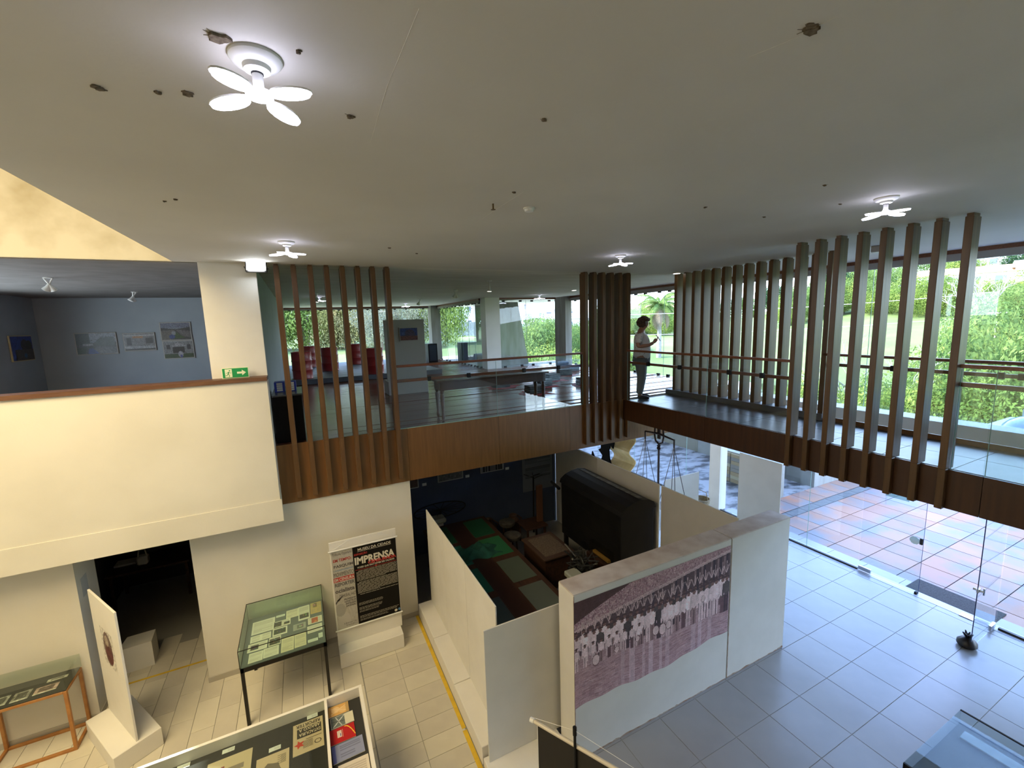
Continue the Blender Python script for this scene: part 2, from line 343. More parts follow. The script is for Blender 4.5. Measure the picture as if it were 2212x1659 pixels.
# timber fascias of the two upper edges
f1 = struct(boxes('trim_2', m_oldwood, [(-.46,6.45,7.505,7.53,2.64,U-.01)]), 'veneered fascia of the upper hall edge')
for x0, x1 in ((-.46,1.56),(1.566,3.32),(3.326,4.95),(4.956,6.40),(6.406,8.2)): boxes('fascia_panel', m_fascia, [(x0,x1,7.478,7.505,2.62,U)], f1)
boxes('edge_strip', m_gedge, [(1.43,5.27,7.476,7.492,U,U+.012)], f1)
f2 = struct(boxes('trim_3', m_oldwood, [(6.393,6.41,-5.9,7.47,3.14,U-.01)]), 'dark veneered fascia of the bridge')
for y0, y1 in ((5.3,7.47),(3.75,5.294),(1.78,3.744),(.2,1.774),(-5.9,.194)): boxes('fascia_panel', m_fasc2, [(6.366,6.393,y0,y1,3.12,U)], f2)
f3 = struct(boxes('trim_4', m_fascia, [(7.72,7.74,-5.9,7.4,3.0,U+.07)]), 'dark kerb along the window side of the bridge')
# white ledge beam by the window, exterior canopy with dome skylight
struct(boxes('wall_ledge', m_white, [(9.6,10.02,-6,7.5,3.04,3.45)]), 'white ledge beam below the bridge windows')

# ------------------------------------------------------------- slatted screens
def screen(label, slats, name='slatted_screen'):
    t = thing(name, label, 'screen', slats[0][:3]); return t
mbx = MB(); mbx.bbox(-.0375,.0375,0,.09,0,.87,.004); mbx.bbox(-.0375,.0375,0,.20,.87,3.575,.004); mbx.box(-.03,.03,.012,.17,3.575,3.60); slat1 = mbx.mesh('slat', m_slat)   # hall front slats (face -y)
mbx = MB(); mbx.bbox(-.0375,.0375,0,.17,0,3.575,.004); mbx.box(-.028,.028,.02,.15,3.575,3.60)
t = thing('slatted_screen', 'left timber slat screen, eight brown posts, beside the pale column', 'screen', (-.21,7.4,2.71))
for k in range(8): link('slat', slat1, t, (-.2+.2285*k, 7.385, 2.71), inv=True)
t = thing('slatted_screen', 'middle timber slat screen at the corner where the bridge meets the hall', 'screen', (5.3,7.4,2.71))
for k in range(6): link('slat', slat1, t, (5.34+.2225*k, 7.385, 2.71))
mbx = MB(); mbx.bbox(0,.073,-.034,.034,0,.46,.004); mbx.bbox(0,.18,-.034,.034,.46,3.16,.004); mbx.box(.015,.16,-.027,.027,3.16,3.19); slat2 = mbx.mesh('slat', m_slat)
t = thing('slatted_screen', 'right timber slat screen nearest the camera, eight posts in front of the bridge', 'screen', (6.29,3.8,3.12))
for k in range(8): link('slat', slat2, t, (6.29, 3.79-.2433*k, 3.12))
mbx = MB(); mbx.bbox(0,.21,-.039,.039,0,2.61,.004); mbx.box(.02,.19,-.03,.03,2.61,2.635); slat3 = mbx.mesh('slat', m_slat)
t = thing('slatted_screen', 'far timber slat screen standing on the window side of the bridge', 'screen', (7.7,7.3,U))
for k in range(14): link('slat', slat3, t, (7.70, 7.295-.243*k, U+.11))
boxes('base_rail', P('base_rail_paint', (.14,.14,.15), rough=.5), [(7.66,7.92,4.08,7.5,U,U+.11)], t)

# ------------------------------------------------------------- glass railings
def railing(label, axis, c, a0, a1, joints, zt=1.115, z2=.86, w2=.03, mid=True, loc=None):
    t = thing('glass_railing', label, 'railing', loc)
    def bx(name, mat, a, b, off0, off1, z0, z1):
        mb = MB()
        if axis == 'x': mb.bbox(a, b, c+off0, c+off1, z0, z1, .004)
        else: mb.bbox(c+off0, c+off1, a, b, z0, z1, .004)
        return mb.build(name, mat, t)
    bx('handrail', m_rail, a0, a1, -.03, .03, U+zt-.04, U+zt)
    if mid: bx('lower_rail', m_rail, a0, a1, .03, .075, U+z2-.05, U+z2)
    e = [a0]+joints+[a1]
    for p, q in zip(e[:-1], e[1:]):
        bx('glass_pane', m_railg, p+.004, q-.004, -.006, .006, U+.0, U+zt-.04)
        bx('pane_edge', m_gedge, q-.010, q-.004, -.0065, .0065, U+.0, U+zt-.05)
        for s in ((.3,.7) if mid else ()):
            a = p+(q-p)*s; bx('clamp', m_black, a-.03, a+.03, -.02, .035, U+z2-.06, U+z2+.02)
    return t
railing('glass railing with two wooden rails along the upper hall edge', 'x', 7.49, 1.46, 5.30, [3.32], loc=(1.46,7.49,U))
railing('glass railing on the bridge between the middle and right slat screens', 'y', 6.385, 3.86, 7.36, [5.3], loc=(6.385,3.86,U))
railing('glass railing on the bridge nearest the right edge', 'y', 6.385, -1.6, 2.05, [1.78,.2], zt=1.18, z2=.98, loc=(6.385,-1.6,U))
railing('far glass railing on the window side of the bridge', 'y', 7.73, -1.6, 4.15, [2.6,1.0], zt=1.115, z2=.955, loc=(7.73,-1.6,U))
# ------------------------------------------------------------- windows
def window(n, axis, c, a0, a1, z0, z1, joints, head=True, clips=True, frame=None, label=None):
    t = thing('window_%d'%n, None, None, (c,a0,z0) if axis=='y' else (a0,c,z0)); t['kind'] = 'structure'
    if label: t['label'] = label
    def bx(name, mat, a, b, o0, o1, za, zb):
        mb = MB()
        if axis == 'x': mb.box(a, b, c+o0, c+o1, za, zb)
        else: mb.box(c+o0, c+o1, a, b, za, zb)
        return mb.build(name, mat, t)
    e = [a0]+joints+[a1]
    for p, q in zip(e[:-1], e[1:]):
        bx('pane', m_glass, p+.003, q-.003, -.005, .005, z0, z1)
        if q != a1: bx('pane_edge', m_gedge, q-.006, q, -.006, .006, z0, z1)
        if clips: 
            for a in (p+(q-p)*.2, p+(q-p)*.8):
                bx('clip', m_black, a-.05, a+.05, -.03, .03, z0, z0+.06); bx('clip', m_black, a-.05, a+.05, -.03, .03, z1-.06, z1)
    if head: bx('head', m_rail, a0, a1, -.06, .06, CE-.065, CE); 
    if frame: bx('transom', frame, a0, a1, -.05, .05, z1-.02, CE-.065)
    return t
m_trans = P('transom_paint', (.42,.42,.42), rough=.6)
window(1, 'x', 22.2, -.5, 6.15, U, CE-.10, [.8,2.1,3.4,4.7], frame=m_conc, label='far window of the upper hall facing the lawn')
window(2, 'y', 6.5, 16.0, 21.7, U, CE-.14, [16.7,17.4,18.2,19.2,20.4], frame=m_conc, label='row of frameless glass leaves leading to the terrace')
window(3, 'x', 15.68, 7.1, 9.72, U, CE-.10, [8.35], frame=None)
window(4, 'y', 10.0, 7.55, 14.9, U, CE-.16, [8.9,9.9,10.9,12.1,13.4], frame=m_trans)
window(5, 'y', 10.05, -6, 7.5, 3.45, CE-.16, [-1.2,.8,4.6], frame=m_trans, clips=False, label='long window above the white ledge beam')
w6 = window(6, 'y', 10.08, 4.47, 16.0, .02, U-.3, [5.5,9.0,11.25,13.28], head=False, clips=False, label='lower glass wall towards the terracotta patio')
window(8, 'y', -5.8, 7.5, 12.2, U+.6, U+2.4, [9,10.6], head=False, clips=False)
w7 = window(7, 'y', 10.08, -6, 2.46, .02, U-.3, [-.6], head=False, clips=False)
for t, y0, y1 in ((w6, 4.47, 7.78), (w6, 8.15, 16.0), (w7, -6, 2.42)):
    boxes('bottom_channel', m_blackm, [(10.055,10.105,y0,y1,0,.035)], t)
struct(boxes('trim_5', P('threshold_stone', (.45,.48,.55), rough=.3), [(9.99,10.2,-6,7.5,-.04,.004)]), 'pale threshold strip under the glass doors')
# glass doors with patch fittings
def leaf(n, label, loc, rot):
    t = thing('door_%d'%n, None, None, loc, rot); t['kind'] = 'structure'; t['label'] = label
    mb = MB().box(0,.98,-.005,.005,.02,2.9); d = link('glass_leaf', mb.mesh('glass_leaf', m_railg), t, inv=False)
    mb = MB().box(.98,.984,-.006,.006,.02,2.9); link('leaf_edge', mb.mesh('leaf_edge', P('dark_glass_edge', (.05,.07,.16), rough=.2)), t, inv=False)
    return t
def put(name, mb, mat, t): return link(name, mb.mesh(name, mat), t, inv=False)
d1 = leaf(1, 'closed glass door leaf with a round lock patch', (10.08,4.46,0), -math.pi/2)
mb = MB().bbox(0,.22,-.02,.02,.02,.10,.004); put('patch_fitting', mb, m_steel, d1)
mb = MB().bbox(.93,.97,-.03,.03,0,.05,.004); put('floor_bolt', mb, m_black, d1)
mb = MB().lathe([(.0,0),(.075,0),(.075,.012),(0,.012)], n=20, T=Matrix.Translation((.86,-.012,1.05))@Matrix.Rotation(math.pi/2,4,'X')); put('lock_disc', mb, glass_mat('frosted_sticker',(.6,.7,.65)), d1)
mb = MB().bbox(.93,.975,-.02,.02,1.0,1.12,.004); put('lock', mb, m_blackm, d1)
mb = MB().box(.35,.72,-.008,-.006,1.75,1.88); put('sticker', mb, glass_mat('faint_sticker',(.62,.72,.66)), d1)
d2 = leaf(2, 'glass door leaf standing open into the hall beside the small black bag', (10.06,2.47,0), math.pi+math.radians(1.5))
mb = MB().bbox(0,.2,-.02,.02,.02,.11,.004); put('patch_fitting', mb, m_steel, d2)
mb = MB().tube([(.94,-.06,1.0),(.94,.06,1.0)], .018, 10); mb.tube([(.94,.06,.95),(.94,.06,1.06)], .012, 8); mb.bbox(.9,.985,-.015,.015,.97,1.03,.003); put('lock', mb, m_steel, d2)
mb = MB().bbox(9.98,10.12,2.70,2.88,.002,.012,.003); o = mb.build('floor_plate', m_steel); tag(o, 'small steel floor plate in the threshold of the open door', 'plate')
# pillars
struct(boxes('wall_pillar', m_white, [(6.5,7.1,15.5,16.0,U,CE)]), 'white pillar in the upper hall')
struct(boxes('wall_corner_pillar', m_conc, [(9.72,10.02,14.9,15.7,U,CE)]), 'concrete corner pillar')
struct(boxes('wall_far_pillar', m_conc, [(6.12,6.6,21.7,22.3,U,CE)]))
boxes_p = struct(boxes('wall_lower_pillar', m_white, [(10.03,10.3,7.80,8.14,0,U-.3)]), 'pale pillar of the lower glass wall')
mb = MB(); mb.prism([(8.66,CE-.1),(6.9,CE-.1),(6.9,-.2),(9.75,-.2)], 17.0, 17.6, T=Matrix(((1,0,0,0),(0,0,1,0),(0,1,0,0),(0,0,0,1))))
struct(mb.build('wall_buttress', m_conc), 'sloping concrete buttress outside the upper hall')
struct(boxes('slab_terrace', m_conc, [(6.52,9.2,15.75,24.5,3.2,3.5), (-3,6.52,22.3,24.0,3.2,3.5)]))

# ------------------------------------------------------------- exterior
pat = struct(boxes('patio', P('patio_grout', (.07,.06,.06), rough=.9), [(10.12,19,-6,7.5,-.3,-.03)]), 'terracotta tiled patio')
tiles('paving_tile', pat, [10.185+.648*i for i in range(13)], [.74+.650*j for j in range(9)], .648, .650, [m_terra, m_terra2, m_terra3], gap=.014, z=-.012)
tiles('paving_tile', pat, [10.185+.648*i for i in range(13)], [6.86], .648, .64, [m_terra, m_terra2, m_terra3], gap=.014, z=-.012)
tiles('drain_cover', pat, [10.2+.62*i for i in range(14)], [6.60], .61, .24, [m_strip], gap=.004, z=-.012)
struct(boxes('yard', m_yard, [(10.12,13.95,7.5,22,-.3,-.02)]), 'stained concrete yard beside the patio')
rw = struct(boxes('wall_retaining', m_conc, [(13.95,14.2,7.5,22,-.3,2.1)]), 'grey concrete retaining wall of the yard')
struct(boxes('wall_yard_end', m_conc, [(10.1,14.2,22,22.3,-.3,3)]))
struct(boxes('wall_patio_side', m_conc, [(14.2,19.2,7.5,7.7,-.3,1.6)]))
struct(boxes('wall_patio_end', m_conc, [(19,19.2,-6,7.5,-.3,.9)]))
for i, (y0, y1) in enumerate(((7.5,9.3),(9.31,11.88),(11.89,14.4),(14.41,17),(17.01,20))): boxes('wall_panel', P('panel_concrete_%d'%i, *[((.17,.17,.155),(.22,.22,.20)),((.23,.24,.25),(.27,.28,.29)),((.18,.17,.14),(.22,.21,.18))][i%3], 2, rough=.8), [(13.93,13.95,y0,y1,-.02,2.08)], rw)
st = struct(boxes('wall_planter', m_conc, [(12.2,12.45,7.52,9.5,-.02,1.0)])); 
STN = [P('ledge_stone_a', (.40,.30,.19), rough=.8), P('ledge_stone_b', (.50,.44,.33), rough=.8), P('ledge_stone_c', (.28,.26,.25), rough=.8)]
for r in range(8):
    for c in range(5):
        boxes('stone', random.choice(STN), [(12.17+random.uniform(-.02,.01),12.2,7.54+.39*c+random.uniform(0,.03),7.9+.39*c,0+.12*r,.11+.12*r)], st)
# mat, canopy, dome
tag(MB().bbox(10.2,10.72,2.5,3.72,-.012,.006,.006).build('door_mat', P('bristle_mat', (.03,.03,.03), (.05,.05,.05), 40, rough=.9, bump=.4)), 'dark bristle door mat outside the open glass door', 'mat')
cn = struct(boxes('canopy', m_white, [(10.12,12.4,-6,3.2,3.0,3.2), (12.2,12.4,-6,3.0,3.2,3.4)]), 'white entrance canopy slab outside the bridge windows')
prof = [(1.0-.0*i, 0) for i in range(1)] + [(1.0*math.cos(a), .36*math.sin(a)+.05) for a in [i*math.pi/2/8 for i in range(9)]]
dm = MB().lathe(prof, n=28, T=Matrix.Translation((11.1,1.85,3.2))@Matrix.Diagonal((.85,1.1,1,1))).build('dome_skylight', P('blue_acrylic', (.25,.42,.72), rough=.15, spec=.6)); tag(dm, 'blue acrylic dome skylight on the entrance canopy', 'skylight')
dup_ = link('dome_skylight', dm.data, None, (0,-3.2,0)); tag(dup_, 'second blue dome skylight on the canopy, farther along behind the right edge', 'skylight')
# terrain
def ss(a, b, x):
    t = np.clip((x-a)/(b-a), 0, 1); return t*t*(3-2*t)
PR = [0,14,22,30,58,66,85,115,150,230,420]; PZ = [1.3,1.3,-.8,-3.3,-3.4,-2.6,.2,1.6,2.6,3.4,3.4]; PH = [0,0,0,0,0,.3,1.6,4,7.5,11,12]
def terr(x, y):
    x = np.asarray(x, float); y = np.asarray(y, float); r = np.hypot(x, np.maximum(y, 0)*.98); az = np.degrees(np.arctan2(x, np.maximum(y, .01)))
    zn = 3.25 + ss(60, 120, y)*2.0; ze = np.interp(np.maximum(r, x), PR, PZ) + np.interp(r, PR, PH)*ss(50, 68, az)
    t = ss(21, 29, az); return zn*(1-t) + ze*t
xs = np.concatenate([np.linspace(-140,-10,14), np.linspace(-6,14.2,10), np.linspace(16,60,30), np.linspace(64,420,50)])
ys = np.concatenate([np.linspace(-200,-20,10), np.linspace(-14,26.3,24), np.linspace(28,70,24), np.linspace(75,420,44)])
X, Y = np.meshgrid(xs, ys); Z = terr(X, Y) + .12*np.sin(X*.7)*np.cos(Y*.9)
idx = np.arange(X.size).reshape(X.shape); fs = []
for j in range(len(ys)-1):
    for i in range(len(xs)-1):
        cx, cy = (xs[i]+xs[i+1])/2, (ys[j]+ys[j+1])/2
        if cx < 14.2 and cy < 24 or (cx < 19 and cy < 8) or (6 < cx < 14.2 and cy < 26.3): continue
        fs.append((idx[j,i], idx[j,i+1], idx[j+1,i+1], idx[j+1,i]))
gm = bpy.data.meshes.new('ground'); gm.from_pydata(list(zip(X.ravel().tolist(), Y.ravel().tolist(), Z.ravel().tolist())), [], [tuple(map(int,q)) for q in fs])
gm.materials.append(P('grass', (.09,.13,.027), (.13,.17,.042), .25, rough=.9, detail=8)); gm.polygons.foreach_set('use_smooth', [True]*len(fs))
struct(link('ground', gm), 'bright green grass slopes around the building')
mb = MB(); mb.add([(20,10,-2.95),(64,0,-2.95),(70,60,-2.95),(24,60,-2.95)], [(0,1,2,3)])
struct(mb.build('pond', P('pond_water', (.05,.06,.035), rough=.04, bump=.02, scale=1.5, spec=.8)), 'still pond below the building')
# trees
def crown(n, size, blobs, squash=.8, seed=0):
    g = np.random.default_rng(seed); cen = []; 
    for b in range(blobs):
        a = g.uniform(0, 2*math.pi); r = math.sqrt(g.uniform(0,1))*.62; cen.append((r*math.cos(a), r*math.sin(a), g.uniform(.30,.85)*squash, g.uniform(.26,.42)))
    cen = np.array(cen); k = g.integers(0, blobs, n); d = g.normal(size=(n,3)); d /= np.linalg.norm(d,axis=1)[:,None]
    p = cen[k,:3] + d*cen[k,3:4]*g.uniform(.75,1.05,(n,1))*np.array([1,1,.8]); nrm = d + g.normal(0,.45,(n,3)); nrm /= np.linalg.norm(nrm,axis=1)[:,None]
    a = np.cross(nrm, g.normal(size=(n,3))); a /= np.linalg.norm(a,axis=1)[:,None]; b = np.cross(nrm, a); s = size*g.uniform(.6,1.3,(n,1))
    v = np.stack([p-a*s, p-b*s*.45, p+a*s, p+b*s*.45], 1).reshape(-1,3)
    return v, np.arange(4*n).reshape(-1,4)
def vmesh(name, v, f, mat):
    me = bpy.data.meshes.new(name); me.vertices.add(len(v)); me.vertices.foreach_set('co', v.astype(np.float32).ravel())
    me.loops.add(f.size); me.loops.foreach_set('vertex_index', f.astype(np.int32).ravel()); me.polygons.add(len(f)); me.polygons.foreach_set('loop_start', np.arange(0,f.size,f.shape[1],dtype=np.int32))
    me.update(calc_edges=True); me.materials.append(mat); return me
L1 = leaf_mat('leaf_bright', (.12,.18,.04), (.30,.36,.085), 2.2); L2 = leaf_mat('leaf_mid', (.08,.14,.04), (.20,.27,.08), 2.2)
L3 = leaf_mat('leaf_dark', (.03,.065,.03), (.07,.12,.05), 2.2); L4 = leaf_mat('leaf_yellow', (.24,.23,.08), (.40,.33,.16), 2.5); L5 = leaf_mat('leaf_pale', (.20,.20,.15), (.28,.29,.20), 2)
m_bark = P('bark', (.16,.12,.08), (.26,.22,.17), 3, rough=.9); m_pbark = P('pale_bark', (.26,.23,.20), (.34,.31,.27), 2, rough=.8)
CR = {}
for nme, (mt, n, s, b, q) in dict(bright=(L1,17000,.021,18,.8), mid=(L2,13000,.022,16,.95), dark=(L3,8000,.028,12,1.2), yellow=(L4,13000,.021,14,.75), pale=(L5,9000,.020,14,.9), bright2=(L1,20000,.017,26,.6)).items():
    v, f = crown(n, s, b, q, seed=len(nme)+n); CR[nme] = vmesh('foliage', v, f, mt)
mbx = MB(); mbx.tube([(0,0,-.3),(.01,0,.25),(.05,.02,.5)], [.05,.035,.02], 7); mbx.tube([(.01,0,.22),(-.2,.1,.55)], [.025,.01], 5); mbx.tube([(.02,0,.28),(.22,-.08,.6)], [.025,.01], 5)
TRK = mbx.mesh('trunk', m_bark)
def tree(kind, x, y, w, h, label, group, name='tree'):
    z = float(terr(x, y)); t = thing(name, label, 'tree' if name=='tree' else 'bush', (x, y, z), random.uniform(0,6), group)
    t.scale = (w/2, w/2, h); link('foliage', CR[kind], t, inv=False); link('trunk', TRK, t, inv=False); return t
def AZ(az, r): return r*math.sin(math.radians(az)), r*math.cos(math.radians(az))
def px_of(x, y, z):
    q = Vector((x, y, z-CAMH)); return 1106 + f_*q.dot(r2)/q.dot(fwd)
SEG = ((1090,1212,'left of the corner pillar'),(1212,1262,'just right of the corner pillar'),(1262,1366,'behind the middle slat screen'),(1366,1420,'left of the palm tree'),(1420,1466,'right of the palm tree'),(1466,1600,'behind the first slats of the far screen'),(1600,1715,'behind the last slats of the far screen'),(1715,1790,'behind the first two right slats'),(1790,1840,'between right slats two and three'),(1840,1890,'between right slats three and four'),(1890,1940,'between right slats four and five'),(1940,2000,'between right slats five and six'),(2000,2050,'between right slats six and seven'),(2050,2100,'between right slats seven and eight'),(2100,2150,'just right of the last right slat'),(2150,2230,'at the right edge of the view'))
def where(x, y, z):
    p = px_of(x, y, z)
    for a, b, t in SEG:
        if a <= p < b: return t
    return 'beyond the right edge of the view' if p > 1800 else 'seen through the terrace glass'
# line of trees beyond the lawn
for i, (az, r, w, h, kd) in enumerate(((-3.5,50,13,9,'mid'),(.5,48,12,7.6,'bright'),(1,62,16,14,'dark'),(4.0,46,8,6.0,'yellow'),(6.2,46,8.5,6.6,'yellow'),(9,52,11,9.0,'mid'),(12,54,11,9.5,'mid'),(9.5,41,7,5.2,'pale'),(12.5,42,7.5,5.6,'pale'),(15.6,44,9,10,'bright'),(-8,52,14,11,'mid'),(-12,50,14,12,'dark'))):
    x, y = AZ(az, r); L = {'mid':'leafy green tree at the far side of the lawn','bright':'bright green tree beyond the lawn','dark':'tall dark tree behind the lawn trees','yellow':'rounded tree with cream yellow blossom beyond the lawn','pale':'pale greyish shrubby tree at the edge of the lawn'}[kd]
    p = px_of(x, y, 6); L += ', '+('left of the hall wall' if p < 600 else 'between the first three left slats' if p < 690 else 'between the middle left slats' if p < 770 else 'between the last left slats' if p < 860 else 'right of the grey picture panel'); tree(kd, x, y, w, h, L[:110], 'trees beyond the lawn, '+kd)
# dense canopy below the windows on the pond side
cnt = 0
HP_ = [(AZ(20.3,84),16),(AZ(66.6,34),-1),(AZ(31.7,139),9),(AZ(33.6,122),8),(AZ(44.2,154),10),(AZ(40.8,169),9),(AZ(73.2,132),5),(AZ(73.4,169),4),(AZ(77.4,132),4)]
for az0, az1, r0, r1, n, hh, kinds in ((25.2,31,46,58,6,6.0,'bright mid'),(26.8,36,50,62,9,8.0,'bright mid bright2'),(29,37,30,40,7,6.0,'bright bright2'),(32,39,60,80,6,6.5,'mid bright'),(27,47,110,150,16,7,'mid dark bright'),(60,84,25,27.5,9,5.0,'bright bright2'),(61,72,27,36,7,5.2,'bright bright2 mid'),(73,85,27,38,7,7.2,'bright bright2 mid'),(73,85,46,60,7,8,'bright bright2 mid'),(73,85,72,88,6,7,'bright yellow mid'),(57,86,100,118,17,6.5,'bright2 mid bright'),(56,86,126,150,16,7.5,'mid bright dark'),(50,86,165,200,17,8,'dark mid')):
    for i in range(n):
        az = az0+(az1-az0)*(i+random.uniform(.2,.8))/n; r = random.uniform(r0, r1); x, y = AZ(az, r); kd = random.choice(kinds.split())
        near = r < 60; w = random.uniform(1.1,1.6)*hh*(1.0 if near else 1.2); h = hh*random.uniform(.8,1.15)
        if near and r < 30: h *= .95
        if any(math.hypot(x-p[0], y-p[1]) < q+w*.5 for p, q in HP_) or (r > 60 and abs(y-67.2) < w*.5+1 and 15 < x < 35): continue
        if px_of(x, y, 3) > 2480: continue
        dist = ('tree close below the windows' if r < 40 else 'mid-distance tree') if near else ('tree on the slope beyond the pond' if r < 110 else ('tree on the hillside' if r < 160 else 'skyline tree'))
        tree(kd, x, y, w, h, {'bright':'bright ','bright2':'spreading ','mid':'mid green ','dark':'dark green ','yellow':'yellow-flowered '}[kd]+dist+' '+where(x, y, float(terr(x,y))+h*.6), ('leafy trees below the windows' if near else 'distant trees on the far slopes'))
        cnt += 1
# palms
def palm(x, y, h, r, label, group=None, n=26, droop=1.0, zb=None):
    z = float(terr(x, y)) if zb is None else zb; t = thing('palm_tree', label, 'palm tree', (x,y,z), 0, group)
    MB().tube([(x,y,z-.3),(x+.05,y,z+h*.5),(x,y,z+h)], [.34*r/3.5,.26*r/3.5,.3*r/3.5], 9).build('trunk', m_pbark, t)
    fr = MB(); dead = MB()
    for i in range(n):
        a = i*2.399; e = math.radians(75-110*i/n); dst = dead if i > n*.75 else fr; pts = []
        for k in range(8):
            q = k/7; ee = e - droop*q*1.7; pts.append(((pts[-1][0]+r/7*math.cos(ee)*math.cos(a), pts[-1][1]+r/7*math.cos(ee)*math.sin(a), pts[-1][2]+r/7*math.sin(ee)) if pts else (x, y, z+h)))
        dst.tube(pts, [.04]*7+[.01], 4)
        sa = Vector((-math.sin(a), math.cos(a), 0))
        for k in range(1, 8):
            for m in range(3):
                p = Vector(pts[k-1]).lerp(Vector(pts[k]), m/3); ln = r*.27*math.sin(math.pi*(.15+.8*(k+m/3)/8))
                for sg in (-1, 1):
                    tip = p + sa*sg*ln*.75 + Vector((0,0,-ln*.65)); dv = (Vector(pts[k])-Vector(pts[k-1])).normalized()*.09*r/3
                    dst.add([p-dv, p+dv, tip], [(0,1,2)])
    fr.build('fronds', L2, t); dead.build('dry_fronds', P('dry_frond', (.20,.15,.10), rough=.9), t); return t
palm(53.5, 54.0, 8.7, 4.6, 'tall palm tree with a skirt of dry fronds by the pond', droop=.9)
palm(*AZ(76.4,125), 9.2, 4.2, 'distant palm tree on the skyline at the right edge', zb=13.5)
# bare branching tree
def bare(x, y, h, label, seed=3, zb=None):
    g = random.Random(seed); mb = MB(); z = float(terr(x,y)) if zb is None else zb
    def br(p, d, L, r, lv):
        q = p + d*L; m = p + d*L*.5 + Vector((g.uniform(-1,1),g.uniform(-1,1),g.uniform(-.3,.5)))*L*.08; mb.tube([p,m,q], [r,r*.8,r*.6], 5)
        if lv:
            for _ in range(3 if lv > 1 else 2):
                nd = (d + Vector((g.uniform(-1,1),g.uniform(-1,1),g.uniform(-.25,.8)))*.75).normalized(); br(q, nd, L*g.uniform(.6,.85), r*.58, lv-1)
    for _ in range(3): br(Vector((x,y,z)), Vector((g.uniform(-.5,.5),g.uniform(-.5,.5),1)).normalized(), h*.36, h*.02, 4)
    return tag(mb.build('bare_tree', m_pbark), label, 'tree')
bare(*AZ(73.6,78), 9.5, 'bare grey tree with spreading branches on the far slope')
bare(*AZ(66.6,34), 6.5, 'pale leaning bare trunk among the green trees below the windows', 8)
# houses
def house(name, label, cat, az, r, w, d, h, z, wall, roof, rot=None, floors=1, cols=4, group=None, gable=1.6):
    x, y = AZ(az, r); rot = -math.radians(az) if rot is None else rot; t = thing(name, label, cat, (x,y,z), rot, group)
    put('walls', MB().box(-w/2,w/2,0,d,-4,h), wall, t)
    if gable:
        mb = MB(); o = .5; mb.add([(-w/2-o,-o,h),(w/2+o,-o,h),(w/2+o,d+o,h),(-w/2-o,d+o,h),(-w/2-o,d/2,h+gable),(w/2+o,d/2,h+gable)], [(0,1,5,4),(2,3,4,5),(0,4,3),(1,2,5),(0,3,2,1)]); put('roof', mb, roof, t)
    else: put('roof', MB().box(-w/2-.3,w/2+.3,-.3,d+.3,h,h+.35), roof, t)
    fh = h/floors
    for f in range(floors):
        for c in range(cols):
            xc = -w/2 + w*(c+.5)/cols; put('window', MB().box(xc-w/cols*.22,xc+w/cols*.22,-.06,.02,f*fh+fh*.3,f*fh+fh*.78), m_hwin, t)
    return t
m_hwin = P('house_window', (.12,.14,.17), rough=.2); m_hw = P('house_white', (.80,.78,.76), rough=.8); m_hp = P('house_rose', (.62,.38,.33), rough=.8); m_hr = P('roof_tile', (.52,.22,.13), (.62,.30,.18), 2, rough=.8); m_ho = P('orange_roof', (.72,.42,.20), rough=.8); m_hg = P('grey_roof', (.42,.42,.44), rough=.8)
m_hpk = P('apartment_render', (.86,.80,.84), rough=.8); m_hpd = P('apartment_recess', (.52,.36,.36), rough=.8)
ap = house('apartment_building', 'pink and white apartment block seen through the terrace glass', 'building', 20.3, 78, 26, 12, 16, 3.4, m_hpk, m_hpd, floors=5, cols=7, gable=0)
for c in (-8.2,-.9,6.3,11.6): put('balcony_bay', MB().box(c-1.1,c+1.1,-.5,0,0,16), m_hpd if c != -.9 else m_hw, ap)
struct(boxes('wall_boundary', m_conc, [(17,33,67,67.4,3,5.6)]))
house('house', 'white house between the trees left of the corner pillar', 'house', 31.7, 135, 13, 9, 5.4, 3.2, m_hw, m_hw, floors=2, cols=4, gable=0)
house('house', 'low white house below the far trees left of the corner pillar', 'house', 33.6, 118, 12, 8, 3.6, 2.2, m_hw, m_hg, floors=1, cols=3)
house('house', 'red-roofed house behind the palm tree', 'house', 44.2, 150, 15, 9, 4.6, 3.4, m_hp, m_hr, floors=1, cols=4)
house('house', 'white gabled house above the person', 'house', 40.8, 165, 13, 9, 5, 4.2, m_hw, m_hr, floors=2, cols=3)
house('house', 'long low house with an orange roof on the hill', 'house', 73.2, 128, 20, 9, 3.0, 9.0, m_hw, m_ho, floors=1, cols=6)
house('house', 'white hilltop house above the orange-roofed house', 'house', 73.4, 165, 9, 9, 5.5, 15.2, m_hw, m_hw, floors=2, cols=3)
house('house', 'grey-roofed house on the hill at the right edge', 'house', 77.4, 128, 12, 9, 2.6, 10.0, m_hw, m_hg, floors=1, cols=3)
# power cables and street lamp
def sag(p, q, d): return [Vector(p).lerp(Vector(q), i/12) - Vector((0,0,d*math.sin(math.pi*i/12))) for i in range(13)]
tag(MB().tube(sag((20,62,6.2),(118,18,9.2),1.5), .035, 4).build('power_cable', m_hw), 'upper pale power cable crossing in front of the hill', 'cable')
tag(MB().tube(sag((20,60,3.4),(118,17,5.6),1.5), .03, 4).build('power_cable', m_hw), 'lower power cable crossing in front of the hill', 'cable')
t = thing('street_lamp', 'white street lamp standing among the trees on the far slope', 'street lamp', (*AZ(74.0,70), float(terr(*AZ(74,70)))))
lx, ly = AZ(74.0,70); lz = float(terr(lx,ly)); MB().tube([(lx,ly,lz-1),(lx,ly,4.6)], .07, 8).build('pole', m_white, t); MB().bbox(lx-.25,lx+.25,ly-.8,ly+.8,4.6,4.75,.04).build('lamp_head', m_white, t)
